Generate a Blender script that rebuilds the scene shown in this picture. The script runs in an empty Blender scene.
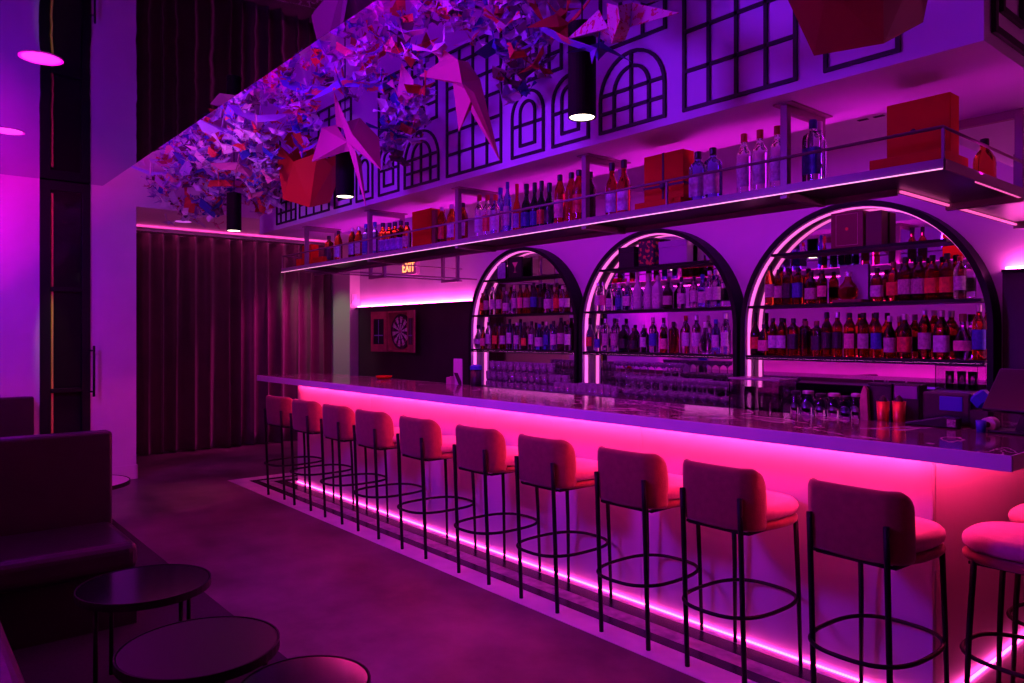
import bpy, math, random
from mathutils import Vector, Matrix
SC = bpy.context.scene
COL = SC.collection
PI = math.pi
rnd = random.Random(11)

# ------------------------------------------------------------------ camera
F, EYE, HY, RZ = 749.8, 1.53, 335.0, math.radians(50)
CR = (math.cos(RZ), math.sin(RZ)); CF = (-math.sin(RZ), math.cos(RZ))
cam = bpy.data.cameras.new('camera'); camo = bpy.data.objects.new('camera', cam); COL.objects.link(camo)
camo.location = (0, 0, EYE); camo.rotation_euler = (PI/2, 0, RZ)
cam.sensor_width = 36; cam.lens = F/1024*36; cam.shift_y = -(341.5-HY)/1024
cam.clip_start = 0.02; cam.clip_end = 60
SC.camera = camo

def at(x, y, X=None, Y=None, Z=None):
    """the point of a plane of the room that is seen at a place of the photo"""
    r = (x-512)/F; u = (HY-y)/F
    d = (CR[0]*r+CF[0], CR[1]*r+CF[1], u)
    t = X/d[0] if X is not None else Y/d[1] if Y is not None else (Z-EYE)/d[2]
    return Vector((d[0]*t, d[1]*t, EYE+d[2]*t))
def xat(px, Y): return at(px, 300, Y=Y).x

# ------------------------------------------------------------------ materials
MATS = {}
def lin(c):
    c = c/255.0
    return c/12.92 if c <= .04045 else ((c+.055)/1.055)**2.4
def srgb(r, g, b): return (lin(r), lin(g), lin(b), 1)
def mat(name, col, rough=.5, metal=0.0, trans=0.0, ior=1.45, spec=.5, var=0.0, vscale=6.0, bump=0.0, bscale=40.0, coat=0.0, sheen=0.0, alpha=1.0):
    if name in MATS: return MATS[name]
    m = bpy.data.materials.new(name); m.use_nodes = True
    nt = m.node_tree; b = nt.nodes['Principled BSDF']
    b.inputs['Base Color'].default_value = col
    b.inputs['Roughness'].default_value = rough
    b.inputs['Metallic'].default_value = metal
    b.inputs['Transmission Weight'].default_value = trans
    b.inputs['IOR'].default_value = ior
    b.inputs['Specular IOR Level'].default_value = spec
    b.inputs['Coat Weight'].default_value = coat
    b.inputs['Sheen Weight'].default_value = sheen
    tc = nt.nodes.new('ShaderNodeTexCoord')
    if var > 0:
        n = nt.nodes.new('ShaderNodeTexNoise'); n.inputs['Scale'].default_value = vscale; n.inputs['Detail'].default_value = 5
        r = nt.nodes.new('ShaderNodeValToRGB')
        r.color_ramp.elements[0].position = .3; r.color_ramp.elements[1].position = .7
        r.color_ramp.elements[0].color = tuple(c*(1-var) for c in col[:3])+(1,)
        r.color_ramp.elements[1].color = tuple(min(1, c*(1+var)) for c in col[:3])+(1,)
        nt.links.new(tc.outputs['Object'], n.inputs['Vector'])
        nt.links.new(n.outputs['Fac'], r.inputs['Fac']); nt.links.new(r.outputs['Color'], b.inputs['Base Color'])
    if bump > 0:
        n2 = nt.nodes.new('ShaderNodeTexNoise'); n2.inputs['Scale'].default_value = bscale; n2.inputs['Detail'].default_value = 3
        bp = nt.nodes.new('ShaderNodeBump'); bp.inputs['Strength'].default_value = bump; bp.inputs['Distance'].default_value = .02
        nt.links.new(tc.outputs['Object'], n2.inputs['Vector'])
        nt.links.new(n2.outputs['Fac'], bp.inputs['Height']); nt.links.new(bp.outputs['Normal'], b.inputs['Normal'])
    MATS[name] = m
    return m
def emat(name, col, strength):
    if name in MATS: return MATS[name]
    m = bpy.data.materials.new(name); m.use_nodes = True
    b = m.node_tree.nodes['Principled BSDF']
    b.inputs['Base Color'].default_value = (.8, .8, .8, 1)
    b.inputs['Emission Color'].default_value = col
    b.inputs['Emission Strength'].default_value = strength
    MATS[name] = m
    return m

PLASTER = mat('white plaster', (.78, .76, .78, 1), .75, var=.05, vscale=2.2, bump=.05, bscale=14)
PLASTER2 = mat('violet tinted soffit', (.64, .62, .78, 1), .6, var=.06, vscale=1.5)  # the lavender tint carries some of the violet light on the soffit
BLACKLINE = mat('black moulding', (.006, .006, .008, 1), .6)
STEEL = mat('black steel', (.006, .006, .007, 1), .5, spec=.22)
STEELP = mat('plum lit steel', (.26, .16, .2, 1), .4)  # reddish purple light on the rack is mixed into its steel colour
WAINS = mat('dark wall panelling', (.035, .024, .03, 1), .5, var=.25, vscale=3)
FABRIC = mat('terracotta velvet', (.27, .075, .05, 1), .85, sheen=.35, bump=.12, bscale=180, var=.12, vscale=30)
FABRIC_LIT = mat('terracotta velvet pink lit', (.60, .26, .33, 1), .8, sheen=.4, bump=.12, bscale=180, var=.1, vscale=30)  # pink glow on the seat tops is put into this lighter velvet
LEATHER = mat('dark plum leather', (.02, .008, .018, 1), .36, bump=.08, bscale=60, var=.15, vscale=8)
CURT = mat('plum velvet curtain', (.085, .03, .05, 1), .75, sheen=.3, var=.15, vscale=5)
TABLEB = mat('black table lacquer', (.006, .006, .012, 1), .12)
TABLEM = mat('matt dark table top', (.010, .008, .012, 1), .35)
PLATE = mat('dark shelf plate', (.05, .035, .045, 1), .3, metal=.4)
GREYW = mat('pale grey wall', (.55, .56, .5, 1), .7)
ORANGE = mat('orange gift board', (.55, .042, .006, 1), .6, spec=.12, var=.06, vscale=12)
REDBOX = mat('dark red presentation board', (.16, .018, .03, 1), .45)
RIBBON = mat('dark ribbon', (.03, .012, .02, 1), .5)
COPPER = mat('orange copper', (.75, .16, .06, 1), .35, metal=.6)
BLUEP = mat('blue plastic', (.04, .03, .55, 1), .35)
BLACKP = mat('black plastic', (.012, .011, .014, 1), .35)
PALE = mat('pale card', (.7, .62, .7, 1), .6)
PINKW = mat('pinkish wood', (.5, .22, .22, 1), .5, var=.2, vscale=25)
BRASS = mat('brass edge', (.8, .62, .12, 1), .45, metal=.2)
MIRROR = mat('mirror', (.80, .78, .80, 1), .015, metal=1.0)
GLASSC = mat('clear glass', (.92, .92, .95, 1), .03, trans=1.0, ior=1.45)
PENDM = mat('matt black pendant', (.003, .003, .003, 1), .7, spec=.15)
LED_BAR = emat('hot pink led', (1, .025, .19, 1), 100)
LED_KICK = emat('pink toe led', (1, .05, .42, 1), 12)
LED_RACK = emat('pale pink led', (1, .34, .58, 1), 1.3)
LED_RACK2 = emat('dim pink led', (1, .10, .45, 1), 1.0)
LED_WALL = emat('magenta wall led', (1, .07, .55, 1), 34)
LED_ARCH = emat('arch led', (1, .13, .63, 1), 1.25)
LED_SOUTH = emat('deep magenta led', (1, .0, .60, 1), 850)
LAMPW = emat('warm lamp', (1, .82, .6, 1), 5)
LAMPR = emat('recessed lamp', (.6, .08, .75, 1), .8)
EXITM = emat('lit exit letters', (1, .30, .06, 1), 3.0)

def glossy_ceiling():
    m = bpy.data.materials.new('glossy stretch ceiling'); m.use_nodes = True
    nt = m.node_tree; b = nt.nodes['Principled BSDF']
    b.inputs['Base Color'].default_value = (.25, .28, .48, 1); b.inputs['Metallic'].default_value = 1; b.inputs['Roughness'].default_value = .02
    tc = nt.nodes.new('ShaderNodeTexCoord'); n = nt.nodes.new('ShaderNodeTexNoise'); n.inputs['Scale'].default_value = 1.6; n.inputs['Detail'].default_value = 2
    bp = nt.nodes.new('ShaderNodeBump'); bp.inputs['Strength'].default_value = .05; bp.inputs['Distance'].default_value = .05
    nt.links.new(tc.outputs['Object'], n.inputs['Vector']); nt.links.new(n.outputs['Fac'], bp.inputs['Height']); nt.links.new(bp.outputs['Normal'], b.inputs['Normal'])
    return m
def concrete_floor():
    m = bpy.data.materials.new('polished dark concrete'); m.use_nodes = True
    nt = m.node_tree; b = nt.nodes['Principled BSDF']
    tc = nt.nodes.new('ShaderNodeTexCoord')
    n = nt.nodes.new('ShaderNodeTexNoise'); n.inputs['Scale'].default_value = 1.4; n.inputs['Detail'].default_value = 8; n.inputs['Roughness'].default_value = .62
    r = nt.nodes.new('ShaderNodeValToRGB')
    r.color_ramp.elements[0].position = .33; r.color_ramp.elements[0].color = (.035, .024, .03, 1)
    r.color_ramp.elements[1].position = .68; r.color_ramp.elements[1].color = (.20, .14, .155, 1)
    r2 = nt.nodes.new('ShaderNodeMapRange'); r2.inputs['To Min'].default_value = .30; r2.inputs['To Max'].default_value = .5
    nt.links.new(tc.outputs['Object'], n.inputs['Vector']); nt.links.new(n.outputs['Fac'], r.inputs['Fac']); nt.links.new(r.outputs['Color'], b.inputs['Base Color'])
    nt.links.new(n.outputs['Fac'], r2.inputs['Value']); nt.links.new(r2.outputs['Result'], b.inputs['Roughness'])
    return m
def marble():
    m = bpy.data.materials.new('dark veined marble'); m.use_nodes = True
    nt = m.node_tree; b = nt.nodes['Principled BSDF']
    tc = nt.nodes.new('ShaderNodeTexCoord')
    n = nt.nodes.new('ShaderNodeTexNoise'); n.inputs['Scale'].default_value = 1.5; n.inputs['Detail'].default_value = 5; n.inputs['Distortion'].default_value = 1.2
    r = nt.nodes.new('ShaderNodeValToRGB'); cr = r.color_ramp
    cr.elements[0].position = .0; cr.elements[0].color = (.15, .08, .09, 1)
    cr.elements[1].position = 1; cr.elements[1].color = (.20, .11, .12, 1)
    for p, c in ((.488, (.15, .08, .09, 1)), (.5, (.85, .75, .78, 1)), (.51, (.19, .10, .11, 1))):
        e = cr.elements.new(p); e.color = c
    b.inputs['Roughness'].default_value = .10
    nt.links.new(tc.outputs['Object'], n.inputs['Vector']); nt.links.new(n.outputs['Fac'], r.inputs['Fac']); nt.links.new(r.outputs['Color'], b.inputs['Base Color'])
    return m
def mosaic():
    m = bpy.data.materials.new('marble mosaic'); m.use_nodes = True
    nt = m.node_tree; b = nt.nodes['Principled BSDF']
    tc = nt.nodes.new('ShaderNodeTexCoord')
    v = nt.nodes.new('ShaderNodeTexNoise'); v.inputs['Scale'].default_value = 14; v.inputs['Detail'].default_value = 6
    r = nt.nodes.new('ShaderNodeValToRGB')
    r.color_ramp.elements[0].position = .35; r.color_ramp.elements[0].color = (.24, .2, .25, 1)
    r.color_ramp.elements[1].position = .7; r.color_ramp.elements[1].color = (.6, .52, .6, 1)
    b.inputs['Roughness'].default_value = .3
    nt.links.new(tc.outputs['Object'], v.inputs['Vector']); nt.links.new(v.outputs['Fac'], r.inputs['Fac']); nt.links.new(r.outputs['Color'], b.inputs['Base Color'])
    return m
def patterned(name, base, spot, scale):
    m = bpy.data.materials.new(name); m.use_nodes = True
    nt = m.node_tree; b = nt.nodes['Principled BSDF']; b.inputs['Roughness'].default_value = .6
    tc = nt.nodes.new('ShaderNodeTexCoord'); v = nt.nodes.new('ShaderNodeTexNoise'); v.inputs['Scale'].default_value = scale; v.inputs['Detail'].default_value = 3
    r = nt.nodes.new('ShaderNodeValToRGB'); r.color_ramp.interpolation = 'CONSTANT'
    r.color_ramp.elements[0].color = base; r.color_ramp.elements[1].position = .56; r.color_ramp.elements[1].color = spot
    nt.links.new(tc.outputs['Object'], v.inputs['Vector']); nt.links.new(v.outputs['Fac'], r.inputs['Fac']); nt.links.new(r.outputs['Color'], b.inputs['Base Color'])
    return m
CEILG, CONC, MARBLE, MOSAIC = glossy_ceiling(), concrete_floor(), marble(), mosaic()
CARPET = mat('dark carpet', (.018, .013, .016, 1), .85, var=.3, vscale=60)
STRIPEP = mat('pale marble inlay', (.80, .74, .78, 1), .3, var=.12, vscale=6)
STRIPED = mat('black inlay', (.02, .015, .022, 1), .25)
PANELM = mat('bar front panel', (.66, .60, .60, 1), .32, var=.06, vscale=2)

# ------------------------------------------------------------------ mesh helpers
class MB:
    def __init__(s): s.v = []; s.f = []
    def add(s, vs, fs):
        o = len(s.v); s.v += [tuple(v) for v in vs]; s.f += [tuple(i+o for i in f) for f in fs]; return s
    def box(s, x0, x1, y0, y1, z0, z1, M=None):
        vs = [Vector((x, y, z)) for z in (z0, z1) for y in (y0, y1) for x in (x0, x1)]
        if M is not None: vs = [M @ v for v in vs]
        return s.add(vs, [(0, 2, 3, 1), (4, 5, 7, 6), (0, 1, 5, 4), (2, 6, 7, 3), (0, 4, 6, 2), (1, 3, 7, 5)])
    def lathe(s, prof, n=20, c=(0, 0, 0), sq=2.0, M=None, cap0=True, cap1=True):
        vs = []; fs = []
        for r, z in prof:
            for k in range(n):
                a = 2*PI*(k+.5)/n
                x, y = math.cos(a), math.sin(a)
                q = 1.0
                if sq != 2.0 and r > .022:
                    q = 1/((abs(x)**sq+abs(y)**sq)**(1/sq))
                v = Vector((c[0]+r*q*x, c[1]+r*q*y, c[2]+z)); vs.append(M @ v if M is not None else v)
        for i in range(len(prof)-1):
            for k in range(n):
                a, b = i*n+k, i*n+(k+1) % n
                fs.append((a, b, b+n, a+n))
        if cap0: fs.append(tuple(range(n-1, -1, -1)))
        if cap1: fs.append(tuple(range((len(prof)-1)*n, len(prof)*n)))
        return s.add(vs, fs)
    def tube(s, pts, r, n=8, closed=False):
        pts = [Vector(p) for p in pts]; m = len(pts); vs = []; fs = []
        up0 = Vector((0, 0, 1)); prev = None
        for i, p in enumerate(pts):
            a = pts[(i-1) % m] if (closed or i > 0) else p
            b = pts[(i+1) % m] if (closed or i < m-1) else p
            t = (b-a).normalized()
            if prev is None:
                u = up0 if abs(t.z) < .9 else Vector((1, 0, 0))
            else: u = prev
            u = (u - t*u.dot(t)).normalized(); w = t.cross(u); prev = u
            rr = r[i] if isinstance(r, (list, tuple)) else r
            for k in range(n):
                an = 2*PI*k/n
                vs.append(p+u*math.cos(an)*rr+w*math.sin(an)*rr)
        for i in range(m if closed else m-1):
            for k in range(n):
                a = i*n+k; b = i*n+(k+1) % n; j = ((i+1) % m)*n
                fs.append((a, b, j+(k+1) % n, j+k))
        if not closed: fs += [tuple(range(n-1, -1, -1)), tuple(range((m-1)*n, m*n))]
        return s.add(vs, fs)
    def prism(s, poly, f, d0, d1):
        """poly of (a,b), f(a,b,d) -> point"""
        n = len(poly)
        vs = [f(a, b, d0) for a, b in poly]+[f(a, b, d1) for a, b in poly]
        fs = [tuple(range(n-1, -1, -1)), tuple(range(n, 2*n))]+[(i, (i+1) % n, (i+1) % n+n, i+n) for i in range(n)]
        return s.add(vs, fs)
    def band(s, inner, outer, f, d0, d1, closed=False):
        """a bar between two polylines (a,b), from depth d0 to d1"""
        n = len(inner); vs = []
        for (a, b), (c, e) in zip(inner, outer): vs += [f(a, b, d0), f(c, e, d0), f(c, e, d1), f(a, b, d1)]
        fs = []
        for i in range(n if closed else n-1):
            p, q = 4*i, 4*((i+1) % n)
            for k in range(4): fs.append((p+k, p+(k+1) % 4, q+(k+1) % 4, q+k))
        if not closed: fs += [(3, 2, 1, 0), tuple(4*(n-1)+k for k in range(4))]
        return s.add(vs, fs)

def recalc(me):
    import bmesh
    bm = bmesh.new(); bm.from_mesh(me); bmesh.ops.recalc_face_normals(bm, faces=bm.faces); bm.to_mesh(me); bm.free()
def mesh_of(name, mb, m, smooth=False, norm=True):
    me = bpy.data.meshes.new(name); me.from_pydata(mb.v, [], mb.f); me.update()
    if norm: recalc(me)
    if smooth:
        for p in me.polygons: p.use_smooth = True
    me.materials.append(m)
    return me
def link(name, me, parent=None, loc=(0, 0, 0), rot=(0, 0, 0), scale=(1, 1, 1)):
    o = bpy.data.objects.new(name, me); COL.objects.link(o)
    o.location = loc; o.rotation_euler = rot; o.scale = scale
    if parent is not None: o.parent = parent
    return o
def obj(name, mb, m, parent=None, smooth=False, bevel=0.0, seg=2, subd=0, loc=(0, 0, 0), rot=(0, 0, 0), label=None, norm=True):
    o = link(name, mesh_of(name, mb, m, smooth, norm), parent, loc, rot)
    if bevel:
        b = o.modifiers.new('bevel', 'BEVEL'); b.width = bevel; b.segments = seg; b.limit_method = 'ANGLE'; b.angle_limit = .6
    if subd:
        b = o.modifiers.new('subd', 'SUBSURF'); b.levels = subd; b.render_levels = subd
    if label: o['label'] = label
    return o
def tag(o, label, cat, group=None):
    o['label'] = label; o['category'] = cat
    if group: o['group'] = group
    return o
def struct(o, label, cat='wall'):
    o['kind'] = 'structure'; o['label'] = label; o['category'] = cat
    return o
def thing(name, label, cat, loc=(0, 0, 0), rz=0.0, group=None, rot=None):
    o = bpy.data.objects.new(name, None); COL.objects.link(o); o.empty_display_size = .05
    o.location = loc; o.rotation_euler = rot or (0, 0, rz)
    return tag(o, label, cat, group)
def dup(root, loc, rz, label, group=None, scale=None):
    r = root.copy(); COL.objects.link(r); r.location = loc; r.rotation_euler = (0, 0, rz)
    if scale: r.scale = scale
    r['label'] = label
    if group: r['group'] = group
    for ch in list(root.children):
        c = ch.copy(); COL.objects.link(c); c.parent = r
        for g in list(ch.children):
            d = g.copy(); COL.objects.link(d); d.parent = c
    return r
def ordinal(i): return ['first', 'second', 'third', 'fourth', 'fifth', 'sixth', 'seventh', 'eighth', 'ninth', 'tenth', 'eleventh', 'twelfth', 'thirteenth', 'fourteenth', 'fifteenth', 'sixteenth', 'seventeenth', 'eighteenth', 'nineteenth', 'twentieth', 'twenty-first', 'twenty-second'][i]
XZ = lambda y: (lambda a, b, d: (a, d, b))

# ------------------------------------------------------------------ the room
WX, AX = -8.7, -10.4            # wall with the door, back of the curtain alcove
SOUTH, NORTH, EAST = -.45, 5.3, 2.2
ZC, ZB, ZS, ZT = 3.08, 2.88, 2.56, 4.1     # glossy ceiling, ceiling behind the bar, soffit underside, tray
SF, SB = 2.95, 3.54             # soffit front and back
SL, SR = -7.53, -.948           # soffit ends
struct(obj('floor', MB().box(AX-.1, EAST+.1, SOUTH-.1, NORTH+.1, -.1, 0), CONC), 'dark polished concrete floor with a dull sheen', 'floor')
struct(obj('floor_carpet', MB().box(WX, -.9, SOUTH, 1.46, 0, .006), CARPET), 'dark carpet under the booths and low tables', 'carpet')
m = MB().box(AX, EAST+.1, NORTH, NORTH+.12, 0, 2.9)
struct(obj('wall_north', m, PLASTER), 'plaster wall behind the three arches, washed in magenta')
struct(obj('trim_1', MB().box(-9.75, -6.93, NORTH-.022, NORTH, 0, 1.93), WAINS), 'dark wall panelling under the lit ledge beside the curtain-side arch', 'panelling')
struct(obj('trim_2', MB().box(-1.595, EAST, NORTH-.022, NORTH, 0, 1.93), WAINS), 'dark wall panelling at the till end of the back wall', 'panelling')
struct(obj('wall_column', MB().box(AX, -9.75, 5.14, NORTH, 0, 2.88), GREYW), 'pale square column between curtain and dartboard wall', 'column')
struct(obj('wall_alcove', MB().box(AX-.1, AX, 1.9, 5.4, 0, 2.9), PLASTER), 'wall behind the long curtain')
struct(obj('wall_west', MB().box(WX-.12, WX, SOUTH, 1.19, 0, ZC).box(WX-.12, WX, 1.635, 2.07, 0, ZT).box(AX, WX-.12, 2.0, 2.07, 0, 2.9), PLASTER), 'purple lit wall with the tall black glazed door')
struct(obj('baseboard_west', MB().box(WX, WX+.015, 1.66, 2.085, 0, .15).box(AX, WX+.015, 2.07, 2.085, 0, .15), PLASTER, bevel=.004), 'tall pale skirting below the purple wall end', 'baseboard')
struct(obj('wall_bulkhead', MB().box(WX-.12, WX, 2.07, SB+.05, 2.9, ZT).box(WX, SL, SB, SB+.1, 2.9, ZT), PLASTER), 'bulkhead above the curtain alcove', 'wall')
struct(obj('wall_south', MB().box(WX-.1, EAST, SOUTH-.1, SOUTH, 0, ZC), PLASTER), 'wall behind the booths opposite the bar')
struct(obj('wall_east', MB().box(EAST, EAST+.1, SOUTH, NORTH, 0, ZT), WAINS), 'dark end wall by the till')
struct(obj('ceiling', MB().box(WX-.1, EAST, SOUTH, 1.75, ZC, ZC+.06), CEILG), 'glossy black stretch ceiling mirroring the room', 'ceiling')
struct(obj('ceiling_tray', MB().box(WX-.1, EAST, 1.7, SB+.1, ZT, ZT+.06), PLASTER), 'raised tray ceiling over the paper cranes', 'ceiling')
struct(obj('wall_tray', MB().box(WX, EAST, 1.70, 1.75, ZC+.06, ZT), PLASTER), 'upright edge of the raised tray', 'wall')
struct(obj('ceiling_bar', MB().box(-7.0, -1.5, SB, NORTH+.1, ZB, ZB+.05).box(AX, SL, SB+.1, NORTH+.1, 2.9, 2.95).box(AX-.1, WX-.12, 1.9, SB+.1, 2.9, 2.95), PLASTER), 'lower ceiling over the bar back and alcove', 'ceiling')
# U-shaped soffit over the bar
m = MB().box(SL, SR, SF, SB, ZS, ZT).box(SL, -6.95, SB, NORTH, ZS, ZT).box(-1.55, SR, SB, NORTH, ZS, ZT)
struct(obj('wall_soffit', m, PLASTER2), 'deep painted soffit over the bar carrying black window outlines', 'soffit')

# floor inlay in front of the bar: stripes that turn the corner at the far end
def inlay(name, y0, y1, m, label, x1=-.35):
    a = 3.31-y0; b = 3.31-y1       # distances from the panel
    XL = -7.42
    q = MB().box(XL-a, x1, y0, y1, 0, .004).box(XL-a, XL-b, y1, 4.2, 0, .004)
    struct(obj(name, q, m), label, 'floor inlay')
inlay('trim_3', 2.775, 2.94, STRIPEP, 'broad pale outer stripe of the floor inlay')
inlay('trim_4', 2.94, 3.02, STRIPED, 'outer black stripe of the floor inlay')
inlay('trim_5', 3.02, 3.125, MOSAIC, 'grey mosaic stripe of the floor inlay')
inlay('trim_6', 3.125, 3.236, STRIPED, 'inner black stripe of the floor inlay')
inlay('trim_7', 3.236, 3.31, STRIPEP, 'narrow pale stripe along the bar foot')

# outlines of windows on the soffit face
LW, LD = .017, .012
def fr(mb, x0, x1, z0, z1, y=SF):
    f = lambda a, b, d: (a, d, b)
    mb.band([(x0+LW, z0+LW), (x1-LW, z0+LW), (x1-LW, z1-LW), (x0+LW, z1-LW)], [(x0, z0), (x1, z0), (x1, z1), (x0, z1)], f, y-LD, y-.0005, True)
def vline(mb, x, z0, z1): mb.box(x-LW/2, x+LW/2, SF-LD, SF-.0005, z0, z1)
def hline(mb, x0, x1, z): mb.box(x0, x1, SF-LD, SF-.0005, z-LW/2, z+LW/2)
def archpts(x0, x1, z0, z1, off=0.0):
    x0 += off; x1 -= off; R = (x1-x0)/2; cx = (x0+x1)/2; rz_ = min(R*1.0, z1-z0-.05)
    top = z1-off; zs = top-rz_
    p = [(x0, z0+off)]
    for k in range(17):
        a = PI-PI*k/16
        p.append((cx+R*math.cos(a), zs+rz_*math.sin(a)))
    p.append((x1, z0+off))
    return p, zs
def archfr(mb, x0, x1, z0, z1, bottom=True):
    o, zs = archpts(x0, x1, z0, z1); i, _ = archpts(x0, x1, z0, z1, LW)
    mb.band(i, o, lambda a, b, d: (a, d, b), SF-LD, SF-.0005, bottom)
    return zs
def halfarch(x, x0, x1, z0, z1):
    R = (x1-x0)/2; cx = (x0+x1)/2; zs = z1-R
    return zs+math.sqrt(max(0, R*R-(x-cx)**2))
Z0 = 2.60; WN = [0]
def window(mb, label):
    WN[0] += 1
    struct(obj('window_%d' % WN[0], mb, BLACKLINE), label, 'window outline')
def grid(pxa, pxb, cols, z0, z1, row, label):
    mb = MB(); x0, x1 = xat(pxa, SF), xat(pxb, SF); fr(mb, x0, x1, z0, z1)
    for k in range(1, cols): vline(mb, x0+(x1-x0)*k/cols, z0+LW, z1-LW)
    z = z0+row
    while z < z1-.05: hline(mb, x0+LW, x1-LW, z); z += row
    window(mb, label)
def archgrid(pxa, pxb, label, z1=2.995):
    mb = MB(); x0, x1 = xat(pxa, SF), xat(pxb, SF); w = x1-x0; archfr(mb, x0, x1, Z0, z1)
    ix0, ix1 = x0+w*.22, x1-w*.22; iz = z1-.075
    o, _ = archpts(ix0, ix1, Z0+LW, iz); i, _ = archpts(ix0+LW, ix1-LW, Z0+LW, iz-LW)
    mb.band(i, o, lambda a, b, d: (a, d, b), SF-LD, SF-.0005, False)
    vline(mb, (x0+x1)/2, Z0+LW, z1-LW)
    for z in (Z0+.105, Z0+.20): hline(mb, x0+LW, x1-LW, z)
    window(mb, label)
def archnest(pxa, pxb, label, z1=2.995, line=True):
    mb = MB(); x0, x1 = xat(pxa, SF), xat(pxb, SF); w = x1-x0; archfr(mb, x0, x1, Z0, z1)
    archfr(mb, x0+w*.25, x1-w*.25, Z0+.06, z1-.06)
    if line:
        hline(mb, x0+LW, x0+w*.25+LW, Z0+.19); hline(mb, x1-w*.25-LW, x1-LW, Z0+.19); hline(mb, x0+w*.25, x1-w*.25, Z0+.19)
    window(mb, label)
mb = MB(); xa, xb = xat(824.3, SF), xat(901, SF); fr(mb, xa, xb, Z0, 3.35); fr(mb, xa+.09, xb-.09, Z0+.09, 3.26)
window(mb, 'double rectangle outline behind the hanging dark red paper box')
grid(683.5, 798, 4, Z0, 3.55, .19, 'tall four-column window outline beside the dark red paper box')
archgrid(600, 666.6, 'arched window outline with a grid right of the big pendant')
archnest(552.5, 590, 'nested arch outline half hidden by the big pendant')
archnest(512, 545, 'nested arch outline beside the tall window outline')
grid(447, 502.5, 4, Z0, 3.45, .15, 'tall window outline behind the pink gliding crane')
archgrid(404.7, 439.7, 'arched grid outline under the crane cluster')
archnest(379, 399.7, 'nested arch outline beside the pink star crane')
archnest(356.6, 373.7, 'nested arch outline behind the pink star crane', line=False)
archnest(334.7, 352, 'nested arch outline behind the second pendant', line=False)
grid(299.8, 330, 4, Z0, 3.0, .12, 'square window outline under the red paper box', )
archgrid(277, 296.6, 'arched grid outline by the far soffit corner')
grid(263.7, 281, 3, 3.03, 3.45, .1, 'upper window outline by the far soffit corner')
grid(513, 563, 4, 3.035, 3.5, .11, 'upper window outline above two nested arches')
grid(600, 667, 3, 3.035, 3.5, .16, 'upper window outline behind the patterned crane')
grid(379, 438, 5, 3.035, 3.5, .12, 'upper window outline among the paper cranes')
grid(299.8, 352, 5, 3.035, 3.5, .12, 'upper window outline above the red paper box')
# outlines with raised moulding on the till end of the soffit
def endframe(y0, y1, z0, z1, w, d):
    f = lambda a, b, dd: (dd, a, b)
    return MB().band([(y0+w, z0+w), (y1-w, z0+w), (y1-w, z1-w), (y0+w, z1-w)], [(y0, z0), (y1, z0), (y1, z1), (y0, z1)], f, SR+.0005, SR+d, True)
e = endframe(3.02, 3.42, 2.605, 3.4, .028, .016); 
for k in (0,): e.add(*[(lambda q: (q.v, q.f))(endframe(3.10, 3.34, 2.70, 3.3, .022, .016))][0])
WN[0] += 1; struct(obj('window_%d' % WN[0], e, BLACKLINE), 'raised black window outline on the soffit end by the till', 'window outline')
WN[0] += 1; struct(obj('window_%d' % WN[0], endframe(3.56, 3.96, 2.605, 3.4, .028, .016), BLACKLINE), 'second raised black outline along the soffit end', 'window outline')

# lit ledges on the panelling and opposite wall
t = thing('ledge_light', 'glowing pink light strip on the panelling beside the dartboard', 'light strip', (0, 0, 0))
obj('ledge', MB().box(-9.75, -6.93, NORTH-.06, NORTH-.0225, 1.915, 1.93), STEEL, t)
obj('led_strip', MB().box(-9.72, -6.95, NORTH-.05, NORTH-.005, 1.931, 1.945), LED_WALL, t)
t = thing('ledge_light', 'glowing pink light strip on the panelling at the till end', 'light strip', (0, 0, 0))
obj('ledge', MB().box(-1.59, EAST, NORTH-.06, NORTH-.0225, 1.915, 1.93), STEEL, t)
obj('led_strip', MB().box(-1.57, EAST-.05, NORTH-.05, NORTH-.005, 1.931, 1.945), LED_WALL, t)

# ------------------------------------------------------------------ door
D0, D1 = 1.193, 1.633
f = lambda a, b, d: (d, a, b)
dm = MB().band([(D0+.09, .1), (D1-.075, .1), (D1-.075, 2.98), (D0+.09, 2.98)], [(D0, .0), (D1, .0), (D1, ZC-.005), (D0, ZC-.005)], f, WX-.1, WX+.02, True)
for z in (.97, 1.99): dm.box(WX-.06, WX+.012, D0+.09, D1-.075, z-.022, z+.022)
dr = struct(obj('door_1', dm, STEEL, bevel=.004), 'tall black framed glass door in the purple wall', 'door')
obj('glass_pane', MB().box(WX-.035, WX-.025, D0+.09, D1-.075, .1, 2.98), mat('dark door glass', (.015, .008, .012, 1), .08, spec=.4), dr)
obj('brass_strip', MB().box(WX-.02, WX-.004, D0+.095, D0+.115, .12, 2.95), BRASS, dr, label='brass strip inside the door frame')
h = MB().tube([(WX+.075, 1.655, .90), (WX+.075, 1.655, 1.42)], .012, 8)
for z in (.95, 1.37): h.tube([(WX+.075, 1.655, z), (WX+.01, 1.61, z)], .008, 6)
obj('pull_handle', h, STEEL, dr, smooth=True)

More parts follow.
